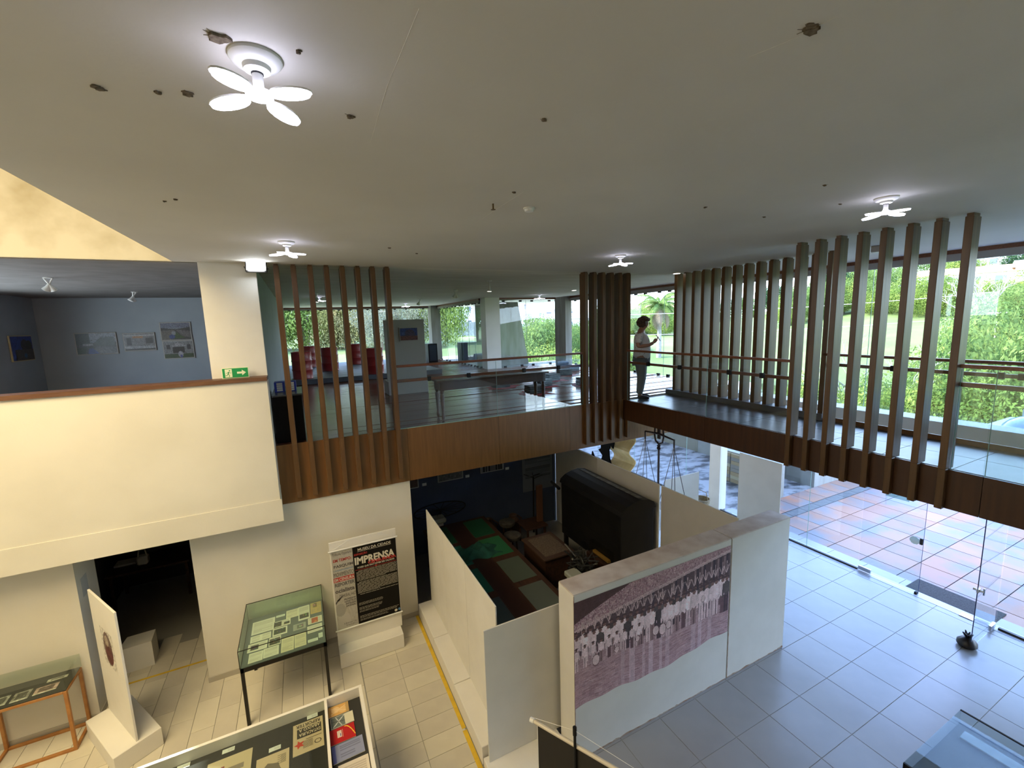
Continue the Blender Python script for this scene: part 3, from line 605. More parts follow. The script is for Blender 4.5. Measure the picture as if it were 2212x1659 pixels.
# ------------------------------------------------------------- ceiling lamps
def petal_poly(n=16, L=.155, w=.037):
    return [(.045+L*(1-math.cos(a))/2 if True else 0, w*math.sin(a)*(1.0 if a < math.pi else 1.0)) for a in [2*math.pi*i/n for i in range(n)]]
def make_lamp():
    t = thing('petal_lamp', 'four-petal LED ceiling lamp nearest the camera, beside a dark wasp nest mark', 'ceiling lamp')
    put('base_dish', MB().lathe([(.0,0),(.086,0),(.086,-.010),(.074,-.024),(.046,-.030),(.043,-.045),(.026,-.052),(0,-.052)], n=24), m_plast, t)
    put('socket', MB().lathe([(0,-.05),(.018,-.05),(.018,-.095),(.022,-.105),(.026,-.118),(0,-.118)], n=14), m_plast, t)
    put('collar', MB().lathe([(0,-.052),(.0205,-.052),(.0205,-.057),(0,-.057)], n=14), m_black, t)
    for k in range(4):
        T = Matrix.Rotation(math.radians(45+90*k),4,'Z') @ Matrix.Translation((.0,0,-.122)) @ Matrix.Rotation(math.radians(4),4,'Y')
        pe = put('petal', MB().prism(petal_poly(), -.010, -.002, T=T), m_led, t)
        put('petal_frame', MB().prism(petal_poly(L=.162, w=.040), -.002, .004, T=T), m_plast, pe)
    put('hub', MB().lathe([(0,.002),(.045,.002),(.045,-.014),(.036,-.018),(0,-.018)], c=(0,0,-.118), n=18), m_led, t)
    return t
lp = make_lamp(); lp.location = (-.045,1.905,CE); lp.rotation_euler.z = math.radians(8)
for x, y, r, lb in ((-.02,5.55,20,'four-petal LED ceiling lamp above the left slat screen and floodlight'), (4.537,5.40,-22,'four-petal LED ceiling lamp between the middle and right slat screens'), (4.663,2.09,30,'four-petal LED ceiling lamp in front of the right slat screen'),
    (.69,14.6,10,'four-petal LED lamp glimpsed behind the left slats'), (4.34,19.3,0,'farthest four-petal LED lamp above the framed picture panel'), (8.07,14.08,25,'four-petal LED lamp in the upper hall near the corner pillar'), (8.30,17.6,10,'four-petal LED lamp outside the glass on the buttress side')):
    dup(lp, (x,y,CE), math.radians(r), lb)
for o in [o for o in bpy.data.objects if o.name.startswith('petal_lamp')]: o['group'] = 'petal lamps on the ceiling'
def make_spot(n):
    t = thing('spotlight', 'x', 'spotlight')
    put('mount', MB().lathe([(0,0),(.06,0),(.06,-.02),(0,-.02)], n=14), m_plast, t)
    for s in ((-1,1) if n == 2 else (0,)):
        T = Matrix.Translation((s*.05,0,-.02)) @ Matrix.Rotation(s*math.radians(28),4,'Y') @ Matrix.Rotation(math.radians(20 if s else 6),4,'X')
        b = MB().tube([T@Vector((0,0,0)),T@Vector((0,0,-.12))], .012, 8); b.lathe([(.02,-.10),(.03,-.16),(.055,-.22),(0,-.22)][::-1], n=14, T=T); put('spot_head', b, m_plast, t)
        put('bulb', MB().lathe([(0,-.221),(.045,-.221),(.045,-.226),(0,-.226)], n=12, T=T), m_bulb if n == 1 else m_plast, t)
    return t
s2 = make_spot(2); s1 = make_spot(1); s2.location = (4.13,11.94,CE); s2['label'] = 'double white ceiling spotlight over the hall near the table'; s1.location = (4.04,9.33,CE); s1['label'] = 'lit single ceiling spotlight above the display table'
dup(s2, (-3.52,9.69,CE), .3, 'double white spotlight in the side gallery, nearer one'); dup(s2, (-3.22,12.7,CE), 1.2, 'double white spotlight in the side gallery, farther one')
dup(s2, (4.18,16.18,CE), 1.0, 'small double spotlight above the framed picture panel'); dup(s1, (.555,13.18,CE), .4, 'lit spotlight seen between the left slats')
for o in [o for o in bpy.data.objects if o.name.startswith('spotlight')]: o['group'] = 'ceiling spotlights'
# smoke detector, sprinkler, recessed discs
t = thing('smoke_detector', 'round white smoke detector in the middle of the atrium ceiling', 'smoke detector', (1.867,3.40,CE)); T = Matrix.Translation((1.867,3.40,CE))
MB().lathe([(0,0),(.05,0),(.05,-.012),(0,-.012)], n=20, T=T).build('base', m_plast, t); MB().lathe([(0,-.012),(.042,-.012),(.036,-.03),(0,-.034)], n=20, T=T).build('cover', m_plast, t)
t = thing('sprinkler', 'small brass sprinkler head beside the smoke detector', 'sprinkler', (1.523,3.38,CE)); T = Matrix.Translation((1.523,3.38,CE))
m_brass = P('dull_brass', (.20,.13,.06), rough=.4, metal=.8); MB().tube([(1.523,3.38,CE),(1.523,3.38,CE-.045)], .007, 8).build('pipe', m_brass, t); MB().lathe([(0,-.045),(.02,-.045),(.02,-.048),(0,-.048)], n=10, T=T).build('deflector', m_brass, t)
for x, y, lb in ((7.574,7.15,'small oval ceiling light at the end of the far slat screen'),(8.026,11.78,'small recessed ceiling disc left of the middle slat screen')):
    t = thing('recessed_light', lb, 'ceiling light', (x,y,CE)); T = Matrix.Translation((x,y,CE)); MB().lathe([(0,0),(.09,0),(.09,-.02),(0,-.02)], n=18, T=T).build('ring', m_plast, t); MB().lathe([(0,-.02),(.07,-.02),(.07,-.024),(0,-.024)], n=18, T=T).build('lens', m_bulb, t)
t = thing('emergency_light', 'small white box light on the bridge ceiling behind the right slats', 'light fixture', (7.94,3.59,CE)); MB().bbox(7.88,8.0,3.5,3.68,CE-.09,CE,.01).build('body', m_trans, t); MB().box(7.89,7.99,3.51,3.67,CE-.094,CE-.09).build('lens', m_plast, t)
# wasp nest marks
nests = ((-.153,1.82,.040,'largest dark wasp nest mark, left of the near lamp'),(.095,1.805,.010,'small dark mark right of the near lamp'),(-.613,2.351,.022,'dark nest mark farthest left on the ceiling'),(-.416,2.307,.014,'faint nest mark between two darker ones left of the near lamp'),(-.308,2.274,.022,'dark nest mark below left of the near lamp'),(.301,2.228,.022,'dark nest mark below right of the near lamp'),
 (1.152,1.935,.016,'small brown nest mark in the upper middle of the ceiling'),(1.658,1.011,.038,'wide faint brown stain near the top right of the ceiling'),(3.708,2.061,.018,'brown nest mark left of the right-hand lamp'),(1.542,3.037,.018,'faint scar above the smoke detector'),(-.787,4.10,.012,'left one of two small marks near the skylight edge'),(-.702,4.019,.014,'right one of two small marks near the skylight edge'),(3.361,2.855,.018,'small mark on the ceiling right of the smoke detector'),(4.269,2.929,.018,'small mark farther right of the smoke detector'),(4.48,2.355,.016,'small mark just left of the right-hand lamp base'),(1.107,5.632,.02,'small mark above the left slat screen end'),(1.534,5.963,.02,'faint mark right of the left slat screen'))
m_nest = P('wasp_mud', (.10,.075,.05), (.20,.16,.11), 60, rough=1)
for i, (x, y, r, lb) in enumerate(nests):
    mb = MB(); g = random.Random(i); n = 14
    for q in range(3):
        cx, cy = x+g.uniform(-.5,.5)*r, y+g.uniform(-.5,.5)*r; pr = [(cx+r*g.uniform(.25,.75)*math.cos(a)*1.2, cy+r*g.uniform(.25,.7)*math.sin(a)) for a in [2*math.pi*k/n for k in range(n)]]
        mb.prism(pr, CE-.004-.003*q, CE+.001)
    for q in range(6):
        a = g.uniform(0,6.28); mb.tube([(x,y,CE-.003),(x+.9*r*math.cos(a),y+.9*r*math.sin(a),CE-.0005)], .0010, 4)
    tag(mb.build('nest_mark', m_nest), lb, 'wasp nest', 'wasp nest marks on the ceiling')
# flood light
t = thing('floodlight', 'lit LED floodlight at the top of the pale column', 'floodlight', (-.43,7.28,6.22)); T = Matrix.Translation((-.44,7.24,6.235)) @ Matrix.Rotation(math.radians(-28),4,'X')
MB().bbox(-.135,.135,-.02,.02,-.085,.085,.012,T=T).build('housing', m_blackm, t); MB().box(-.118,.118,-.024,-.019,-.065,.065,T=T).build('lens', m_flood, t)
mb = MB().tube([T@Vector((-.145,.0,0)),T@Vector((-.145,.08,.03)),T@Vector((.145,.08,.03)),T@Vector((.145,0,0))], .008, 6); mb.build('bracket', m_blackm, t)
light('floodlight_beam', 'AREA', (-.44,7.20,6.21), 5, (.85,.92,1), .2, .12, rot=(math.radians(52),0,0))

# ------------------------------------------------------------- exit sign
m_green = P('sign_green', (.015,.30,.09), rough=.4); m_signw = P('sign_white', (.82,.85,.62), rough=.5)
t = thing('exit_sign', 'green running-man exit sign with right arrow on the parapet cap', 'sign', (-1.0,7.28,4.685))
MB().bbox(-1.01,-.68,7.262,7.28,4.688,4.838,.002).build('plate', m_signw, t)
MB().box(-1.0,-.69,7.259,7.2625,4.697,4.829).build('green_field', m_green, t); o = Vector((-1.0,7.2585,4.697))
MB().prism([(.03,.008),(.115,.008),(.115,.124),(.03,.124)], 0, .0015, T=Matrix.Translation(o)@Matrix.Rotation(math.pi/2,4,'X')).build('doorway_mark', m_signw, t)
mb = MB(); To = Matrix.Translation(o+Vector((0,-.0016,0)))@Matrix.Rotation(math.pi/2,4,'X')
for a, b, w in (((.078,.085),(.066,.055),.010),((.066,.055),(.082,.036),.006),((.082,.036),(.078,.014),.006),((.066,.055),(.05,.034),.006),((.05,.034),(.032,.034),.006),((.076,.082),(.098,.066),.0045),((.098,.066),(.108,.074),.004),((.076,.082),(.056,.076),.0045),((.056,.076),(.048,.058),.004)):
    d = Vector(b)-Vector(a); nn = Vector((-d.y,d.x)).normalized()*w*.6; mb.prism([Vector(a)+nn,Vector(a)-nn,Vector(b)-nn,Vector(b)+nn], 0, .001, T=To)
mb.prism([(.087+.009*math.cos(k*.63),.101+.009*math.sin(k*.63)) for k in range(10)], 0, .001, T=To); mb.build('running_figure', m_green, t)
MB().prism([(.175,.052),(.235,.052),(.235,.026),(.285,.066),(.235,.106),(.235,.080),(.175,.080)], 0, .001, T=Matrix.Translation(o)@Matrix.Rotation(math.pi/2,4,'X')).build('arrow', m_signw, t)

# ------------------------------------------------------------- framed pictures
def pic(label, o, u, v, art, dark=.6, frame=.02, fm=m_label, cat='picture', group=None, depth=.03, name='framed_photo'):
    o, u, v = Vector(o), Vector(u), Vector(v); n = u.cross(v).normalized(); t = thing(name, label, cat, o, 0, group)
    T = Matrix.Translation(o); uu, vv = u.normalized(), v.normalized(); R = Matrix((( uu.x,vv.x,n.x,0),(uu.y,vv.y,n.y,0),(uu.z,vv.z,n.z,0),(0,0,0,1)))
    MB().bbox(-frame, u.length+frame, -frame, v.length+frame, .001, depth, .004, T=T@R).build('frame', fm, t)
    art.a *= dark; art.build('photo_print', o + n*(depth+.0015), u, v, m_gloss, [c for c in bpy.data.objects if c.parent == t][0]); return t
def street(w=64, h=44, seed=0, sky=(.25,.28,.33)):
    a = Art(w, h, (.06,.06,.06)); a.rect(0,.55,1,1,sky); return a
gy = 14.695
a = street(); a.poly([(.35,.55),(.75,1),(0,1),(0,.5)], (.30,.33,.38)); a.rect(0,.45,.34,1,(.03,.04,.03)); a.poly([(.45,.55),(.62,.8),(.95,.82),(1,.4),(.5,.38)], (.07,.09,.08)); a.poly([(.15,.5),(.4,.5),(.42,.42),(.15,.42)], (.35,.36,.38)); a.poly([(.5,.38),(1,.3),(1,0),(.3,0)], (.12,.12,.13)); a.poly([(.25,0),(.55,0),(.38,.3),(.3,.25)], (.03,.06,.25)); a.poly([(0,.3),(.25,.35),(.2,0),(0,0)], (.03,.05,.02)); a.noise(.25,2)
fmw = P('thin_pale_frame', (.40,.38,.34), rough=.6)
pic('wide framed photo of a street with trees, leftmost on the gallery back wall', (-5.02,gy,4.89), (.78,0,0), (0,0,.52), a, fm=fmw, group='photos in the side gallery')
a = street(); a.rect(0,0,1,1,(.22,.22,.23)); a.rect(0,.85,1,.93,(.45,.45,.44)); a.rect(.28,.72,.62,.85,(.42,.20,.06)); a.rect(.08,.3,.24,.75,(.03,.03,.04)); a.rect(.7,.38,.95,.72,(.05,.05,.05)); a.rect(0,.12,1,.25,(.38,.40,.42)); a.rect(0,0,1,.1,(.03,.03,.03)); a.noise(.2,2)
pic('framed photo of a shop front with an orange awning on the gallery wall', (-4.075,gy,4.935), (.63,0,0), (0,0,.435), a, fm=fmw, group='photos in the side gallery')
a = street(); a.rect(0,.7,1,1,(.20,.22,.30)); a.poly([(0,.72),(.5,.62),(1,.75),(1,.55),(0,.55)], (.05,.05,.05)); a.poly([(0,.55),(.45,.6),(.3,0),(0,0)], (.16,.15,.13)); a.poly([(.5,.6),(1,.5),(1,.1),(.7,.2)], (.17,.16,.16)); a.poly([(.45,.5),(.8,.1),(.4,.05)], (.05,.10,.03)); a.ell(.42,.4,.07,.12,(.3,.32,.35)); a.ell(.35,.18,.1,.13,(.05,.08,.25)); a.noise(.2,2)
pic('upper framed photo of an open street, right end of the gallery wall', (-3.28,gy,5.175), (.645,0,0), (0,0,.45), a, fm=fmw, group='photos in the side gallery')
a = street(sky=(.32,.34,.36)); a.rect(0,.25,1,.95,(.26,.27,.28)); a.poly([(.25,.7),(.5,.95),(.75,.7)], (.4,.4,.42)); a.rect(.1,.55,.22,.8,(.05,.05,.06)); a.rect(.8,.5,.92,.8,(.05,.05,.06)); a.rect(.3,.3,.7,.65,(.03,.03,.03)); a.rect(0,0,1,.25,(.04,.08,.03)); a.ell(.55,.22,.09,.18,(.45,.45,.5)); a.ell(.57,.1,.04,.1,(.1,.12,.35)); a.noise(.2,2)
pic('lower framed photo of a gabled house, right end of the gallery wall', (-3.27,gy,4.68), (.645,0,0), (0,0,.45), a, fm=fmw, group='photos in the side gallery')
a = Art(48,40,(.04,.09,.42)); a.ell(.62,.62,.18,.25,(.04,.04,.04)); a.ell(.82,.6,.15,.22,(.03,.04,.03)); a.rect(.15,0,1,.45,(.08,.07,.07)); a.ell(.6,.18,.07,.1,(.03,.15,.3)); a.noise(.2,2)
pic('framed painting with deep blue sky alone on the gallery side wall', (-5.695,13.42,4.85), (0,.86,0), (0,0,.54), a, fm=P('ochre_mount', (.5,.42,.22), rough=.6), group='photos in the side gallery')

# ------------------------------------------------------------- hall furniture
t = thing('picture_panel', 'grey upright display panel on a white plinth in the upper hall', 'display panel', (2.6,11.7,U))
MB().bbox(2.02,3.08,11.66,11.72,U+.34,5.51,.004).build('panel', P('panel_grey', (.40,.39,.36), rough=.7), t); MB().bbox(1.98,3.02,11.35,12.0,U,U+.36,.008).build('plinth', P('plinth_grey', (.48,.47,.45), rough=.7), t)
a = Art(40,30,(.04,.07,.28)); a.ell(.55,.5,.3,.4,(.08,.05,.10)); a.rect(0,0,1,.35,(.16,.05,.04)); a.rect(.1,.45,.3,.7,(.08,.12,.35)); a.noise(.3,2)
pic('small framed blue and red picture on the grey hall panel', (2.42,11.655,4.965), (.46,0,0), (0,0,.32), a, fm=fmw, depth=.025)
# long turned-leg table
t = thing('display_table', 'long dark wooden table with turned legs behind the hall railing', 'table', (3.35,7.86,U)); zt = U+.76
MB().bbox(2.2,4.56,7.62,8.12,zt-.03,zt,.006).build('tabletop', m_dkwood, t); MB().bbox(2.26,4.50,7.67,8.07,zt-.19,zt-.03,.004).build('apron', m_dkwood, t)
prof = [(.0,0),(.018,0),(.024,.02),(.030,.06),(.034,.09),(.026,.12),(.022,.14),(.030,.30),(.038,.46),(.030,.50),(.022,.51),(.034,.53),(.034,.545),(.024,.56),(0,.56)]
for x in (2.30,4.46):
    for y in (7.71,8.03): mb = MB().lathe(prof, (x,y,U), 14); mb.bbox(x-.036,x+.036,y-.036,y+.036,U+.555,zt-.03,.003); mb.build('leg', m_dkwood, t)
for i, (x, y, w, d) in enumerate(((2.34,7.75,.3,.22),(2.75,7.78,.28,.2),(3.1,7.74,.26,.2),(3.95,7.8,.2,.15),(4.25,7.76,.26,.2))):
    a = Art(24,18,(.30,.33,.34)); a.rect(.1,.1,.9,.9,(.5,.52,.52)); a.lines(.15,.2,.85,.8,6,(.2,.2,.2)); o = a.build('leaflet', (x,y,zt+.004), (w,0,0), (0,d,0), m_print)
    tag(o, 'printed leaflet on the long hall table, number %s from its left end' % ('one two three four five'.split()[i]), 'leaflet', 'leaflets on the long hall table')
# black desk with blue box files
t = thing('black_counter', 'black counter at the hall edge behind the first slats', 'counter', (-.25,7.9,U)); m_cnt = P('counter_black', (.004,.004,.005), rough=.6, spec=.2)
MB().bbox(-.45,-.03,7.62,8.5,U,U+.74,.004).build('body', m_cnt, t); MB().bbox(-.455,-.02,7.60,8.52,U+.74,U+.77,.004).build('top', P('counter_top', (.06,.07,.08), rough=.25), t)
m_blue = P('blue_board', (.02,.05,.42), rough=.4)
for i, x in enumerate((-.42,-.25)):
    t = thing('box_file', ('left' if i == 0 else 'right')+' blue box file with white label squares on the black counter', 'box file', (x,8.0,U+.77), 0, 'blue box files on the counter'); MB().bbox(x,x+.15,7.98,8.2,U+.77,U+.93,.003).build('box', m_blue, t)
    for k in range(4): MB().box(x+.035,x+.12,7.978,7.981,U+.785+.035*k,U+.815+.035*k).build('label_square', m_label, t)
# platform, drums
pf = thing('platform', 'low dark covered platform in front of the far window', 'platform', (1.6,18,U)); MB().bbox(-.49,4.6,15.25,21.9,U+.01,U+.17,.008).build('deck', m_plat, pf)
for k in range(9): MB().box(-.49,4.6,15.25+.74*k,15.256+.74*k,U+.168,U+.1715).build('deck_seam', m_black, pf)
mbx = MB(); R_ = .30; H_ = .88; pr = [(0,0),(R_,0),(R_+.008,.01),(R_,.03)]
for zz in (.29,.59): pr += [(R_,zz-.03),(R_+.012,zz-.01),(R_+.012,zz+.01),(R_,zz+.03)]
pr += [(R_,H_-.03),(R_+.008,H_-.01),(R_,H_),(R_-.02,H_-.002),(R_-.025,H_-.02),(0,H_-.02)]
dr = thing('oil_drum', 'front left red oil drum on the platform', 'oil drum', (.04,15.75,U+.17), 0, 'red oil drums on the platform'); put('drum_body', mbx.lathe(pr, n=30), m_red, dr)
put('bung', MB().lathe([(0,0),(.03,0),(.03,.012),(0,.012)], c=(.18,0,H_-.02), n=10), m_steel, dr)
for x, y, lb in ((.33,20.4,'red oil drum standing behind the front left drum'),(1.02,18.0,'second red oil drum from the left, between slats'),(2.20,20.3,'farthest red oil drum near the window'),(2.30,15.6,'front right red oil drum on the platform')): dup(dr, (x,y,U+.17), 1.0, lb)
# speakers
for x, y, lb, w in ((5.75,20.6,'black box loudspeaker by the far window post',.3),(7.6,20.0,'dark cabinet outside the glass leaves on the terrace',1.1)):
    t = thing('loudspeaker' if w < 1 else 'dark_cabinet', lb, 'loudspeaker' if w < 1 else 'cabinet', (x,y,U)); z0 = U if w < 1 else 3.5; MB().bbox(x-w/2-.1,x+w/2+.05,y-.3,y+.3,z0,4.46,.015).build('body', m_black if w < 1 else P('cabinet_dark', (.03,.05,.055), rough=.5), t); MB().box(x-w/2-.04,x+w/2-.01,y-.305,y-.3,z0+.08,4.40).build('front_grille', P('grille_%d'%int(w*10), (.02,.03,.05), rough=.7), t)
# bundles on red cloths
m_cloth = P('red_cloth', (.30,.02,.025), rough=.8); m_bund = P('grey_bundle', (.07,.085,.09), (.12,.14,.14), 20, rough=.7)
sp = ((4.95,10.9,'bundle beside the near table leg'),(5.2,9.42,'nearest bundle, seen through the railing pane'),(5.95,10.3,'bundle between the right table legs'),(6.78,11.2,'bundle just right of the table corner'),(7.75,12.0,'bundle in the middle row towards the window'),(8.6,12.8,'bundle near the window glass'),(7.05,9.85,'bundle beside the middle slat screen'),(6.1,12.4,'bundle behind the middle of the table'),(9.1,14.2,'farthest bundle at the foot of the corner pillar'))
for i, (x, y, lb) in enumerate(sp):
    g = random.Random(i); pts = []
    for k in range(14): a = 2*math.pi*k/14; r = .36*g.uniform(.8,1.15)*(1.35 if k%4 == 0 else 1); pts.append((x+r*math.cos(a)*1.1, y+r*math.sin(a)))
    tag(MB().prism(pts, U+.001, U+.006).build('floor_cloth', m_cloth), 'red cloth spread under the grey '+lb, 'cloth', 'red cloths on the hall floor')
    t = thing('newspaper_bundle', 'grey newspaper '+lb, 'bundle', (x,y,U+.006), 0, 'newspaper bundles on the hall floor')
    R = Matrix.Translation((x,y,0))@Matrix.Rotation(g.uniform(-.4,.4),4,'Z')
    for k in range(4): d = g.uniform(-.015,.015); MB().bbox(-.22+d,.22+d,-.16+d,.16+d,U+.008+.05*k,U+.054+.05*k,.012,T=R).build('layer', m_bund, t)

# ------------------------------------------------------------- lower left: vitrine with papers
t = thing('glass_vitrine', 'glass vitrine on black metal legs full of papers, by the cream wall', 'display case', (-.56,6.9,0)); x0,x1,y0,y1 = -1.10,-.03,6.35,7.47
for x in (x0,x1-.04):
    for y in (y0,y1-.04): MB().box(x,x+.04,y,y+.04,0,.86).build('leg', m_blackm, t)
mb = MB(); mb.box(x0,x1,y0,y0+.04,.80,.86); mb.box(x0,x1,y1-.04,y1,.80,.86); mb.box(x0,x0+.04,y0,y1,.80,.86); mb.box(x1-.04,x1,y0,y1,.80,.86); mb.build('frame', m_blackm, t)
MB().box(x0+.01,x1-.01,y0+.01,y1-.01,.845,.866).build('base_board', P('case_grey_felt', (.17,.20,.20), rough=.8), t)
for b in ((x0,x1,y0,y0+.006,.866,1.12),(x0,x1,y1-.006,y1,.866,1.12),(x0,x0+.006,y0,y1,.866,1.12),(x1-.006,x1,y0,y1,.866,1.12),(x0,x1,y0,y1,1.12,1.126)): MB().box(*b).build('glass_pane', m_caseg, t)
mb = MB(); e = .004
for a in ((x0,y0),(x1,y0),(x1,y1),(x0,y1)): mb.box(a[0]-e,a[0]+e,a[1]-e,a[1]+e,.866,1.128)
for z in (1.123,): mb.box(x0,x1,y0-e,y0+e,z-e,z+e); mb.box(x0,x1,y1-e,y1+e,z-e,z+e); mb.box(x0-e,x0+e,y0,y1,z-e,z+e); mb.box(x1-e,x1+e,y0,y1,z-e,z+e)
mb.build('glass_edging', m_blackm, t)
def sheet(label, x, y, w, h, art, z, rot=0, group=None, name='paper_sheet', cat='document', th=.002):
    T = Matrix.Translation((x,y,z))@Matrix.Rotation(rot,4,'Z'); t = thing(name, label, cat, (x,y,z), 0, group)
    sh_ = MB().box(0,w,0,h,0,th,T=T).build('sheet', m_paper, t); u = T.to_3x3()@Vector((w,0,0)); v = T.to_3x3()@Vector((0,h,0)); p = T@Vector((0,0,th+.0006))
    art.build('print', p, u, v, m_print, sh_); return t
def page(base=(.80,.82,.68), cols=1, pics=(), n=14, ink=(.30,.30,.26), w=40, h=52):
    a = Art(w, h, base)
    for c in range(cols): a.lines(.08+c/cols, .08, (c+.9)/cols, .92, n, ink, .45)
    for (p, q, r, s, col) in pics:
        a.rect(p,q,r,s,col); 
        for k in range(5): a.ell(random.uniform(p+.05,r-.05), random.uniform(q+.03,s-.03), .06, .05, tuple(min(1,c*random.uniform(.3,3.5)) for c in col))
    return a
# fractions (fx,fy,fw,fh) of the case floor from the front-left corner
dk = (.10,.10,.09); CW, CH = 1.02, 1.06; CX, CY = x0+.025, y0+.03
cs = ((.06,.02,.17,.19,page(),'left page of the open typed booklet at the front of the vitrine'),(.235,.03,.19,.19,page(),'right page of the open typed booklet at the front of the vitrine'),(.45,.03,.16,.29,page((.76,.74,.52),1),'left yellowed letter at the front middle of the vitrine'),(.62,.04,.15,.28,page((.76,.74,.52),1),'right yellowed letter at the front middle of the vitrine'),
 (.03,.24,.24,.17,page(pics=((.15,.2,.55,.75,dk),)),'sheet with a dark picture at the left front of the vitrine'),(.29,.24,.15,.18,page(pics=((.05,.1,.95,.8,dk),)),'page with a large dark photograph, front left of the vitrine'),(.05,.43,.26,.14,page(cols=2),'double sheet of small text, left middle of the vitrine'),(.33,.43,.19,.17,page(pics=((.08,.2,.9,.85,(.09,.11,.09)),)),'card with a dark landscape photograph in the vitrine'),
 (.05,.60,.30,.30,page((.78,.80,.70)),'largest pale printed page at the left back of the vitrine'),(.34,.62,.22,.14,page(pics=((.02,.1,.45,.9,dk),(.6,.2,.95,.6,dk))),'small sheet with two dark photographs in the vitrine'),(.50,.76,.17,.20,page((.82,.82,.64)),'cream folded page at the back of the vitrine'),(.67,.62,.16,.35,page(pics=((.1,.12,.9,.42,dk),)),'tall page with a photograph below its text, back of the vitrine'),
 (.84,.70,.155,.28,page((.66,.50,.22),2,((.25,.55,.6,.95,(.28,.22,.12)),)),'orange-brown newspaper at the back right of the vitrine'),(.60,.42,.17,.14,page((.42,.45,.40),1,((.3,.2,.8,.8,(.2,.22,.2)),)),'grey printed clipping in the middle of the vitrine'),(.80,.46,.195,.15,page((.82,.80,.66),1,((.25,.1,.7,.9,(.5,.14,.08)),),6),'paper with red handwriting in the vitrine'),(.79,.26,.20,.16,page((.82,.82,.70),1,(),5),'white sheet with upright black lettering in the vitrine'),
 (.79,.06,.13,.06,page((.82,.92,.82),n=3),'small white caption card at the front right of the vitrine'),(.93,.10,.055,.10,page((.82,.92,.82),n=3),'small upright caption card at the right front corner of the vitrine'),(.36,.86,.12,.05,page((.82,.92,.82),n=2),'small caption card at the back left of the vitrine'))
for fx, fy, fw, fh, a, lb in cs: sheet(lb, CX+fx*CW, CY+fy*CH, fw*CW, fh*CH, a, .868, random.uniform(-.02,.02), 'papers in the glass vitrine')

# ------------------------------------------------------------- white showcase at the bottom edge
t = thing('showcase', 'large white-framed showcase lined in black at the bottom edge', 'display case', (-.9,4.6,0)); X0,X1,Y0,Y1,ZT = -2.35,.315,3.55,5.22,.95; m_scw = P('showcase_white', (.78,.76,.70), rough=.5)
MB().bbox(X0+.06,X1-.06,Y0+.06,Y1-.06,0,.80,.004).build('body', m_scw, t)
mb = MB()
for b in ((X0,X1,Y1-.035,Y1),(X0,X1,Y0,Y0+.035),(X0,X0+.035,Y0+.035,Y1-.035),(X1-.035,X1,Y0+.035,Y1-.035)): mb.box(*b,.78,ZT)
mb.build('frame', m_scw, t); MB().box(-.115,-.085,Y0+.035,Y1-.035,.80,ZT).build('divider', m_scw, t); MB().box(X0+.035,X1-.035,Y0+.035,Y1-.035,.80,.825).build('lining', P('black_lining', (.022,.022,.02), rough=.7), t)
MB().box(X0+.03,-.115,Y0+.03,Y1-.03,ZT-.008,ZT-.003).build('glass_lid', m_clear, t)
ZP = .828; G = 'papers in the white showcase'
def newsp(label, x, y, w, h, rot=0, base=(.55,.46,.30)):
    return sheet(label, x, y, w, h, Art(30,40,base), ZP, rot, G, 'newspaper', 'newspaper', .004)
t1 = newsp('yellowed newspaper headed REPORTER with a red star, lying upside down in the showcase', -.455, 4.70, .31, .41)
o = (-.455+.31, 4.70+.41, ZP+.0055); u = (-1,0,0); v = (0,-1,0)   # upside down
mk = P('ink_black', (.04,.035,.03), rough=.8); mr = P('ink_red', (.50,.05,.03), rough=.8); mcr = P('ink_cream', (.60,.52,.36), rough=.8)
def flat(name, mat, fn, par): mb = MB(); fn(mb); return mb.build(name, mat, par)
def R2(mb, o, u, v, x, y, w, h, dz=0): o = Vector(o)+Vector((0,0,0)); u = Vector(u); v = Vector(v); n = u.cross(v)*dz; mb.quad(o+u*x+v*y+n, o+u*(x+w)+v*y+n, o+u*(x+w)+v*(y+h)+n, o+u*x+v*(y+h)+n)
flat('print_block', mk, lambda mb: (R2(mb,o,u,v,.02,.08,.25,.125,.0006), R2(mb,o,u,v,.02,.24,.16,.006,.0006)), t1)
def star(mb):
    c = Vector((.245,.285)); p = [(c.x+(.055 if k%2==0 else .026)*math.sin(k*math.pi/5+.3), c.y-(.055 if k%2==0 else .026)*math.cos(k*math.pi/5+.3)) for k in range(10)]
    mb.add([Vector(o)+Vector(u)*q[0]+Vector(v)*q[1]+Vector((0,0,.0008)) for q in p]+[Vector(o)+Vector(u)*c.x+Vector(v)*c.y+Vector((0,0,.0008))], [(k,(k+1)%10,10) for k in range(10)])
flat('red_star', mr, star, t1)
flat('masthead', mk, lambda mb: put_text(mb, 'REPORTER', Vector(o)+Vector((0,0,.0009)), u, v, .03, .02, .25, .045, .02), t1)
flat('headline', mcr, lambda mb: (put_text(mb,'ABAIXO A',Vector(o)+Vector((0,0,.0014)),u,v,.03,.085,.22,.042,.02), put_text(mb,'DITADURA',Vector(o)+Vector((0,0,.0014)),u,v,.03,.145,.22,.042,.02)), t1)
def ringm(mb):
    for k in range(16):
        a, b = 2*math.pi*k/16, 2*math.pi*(k+1)/16; P0 = lambda r, q: Vector(o)+Vector(u)*(.06+r*math.cos(q))+Vector(v)*(.32+r*.8*math.sin(q))+Vector((0,0,.0009)); mb.quad(P0(.036,a),P0(.036,b),P0(.028,b),P0(.028,a))
flat('stamp_ring', mk, ringm, t1)
flat('small_text', mk, lambda mb: [R2(mb,o,u,v,.11,.26+.012*k,.10,.004,.0006) for k in range(8)], t1)
t2 = newsp('yellowed newspaper with a dark bearded-profile shaped patch in the showcase', -.80, 4.33, .31, .52, base=(.56,.47,.31))
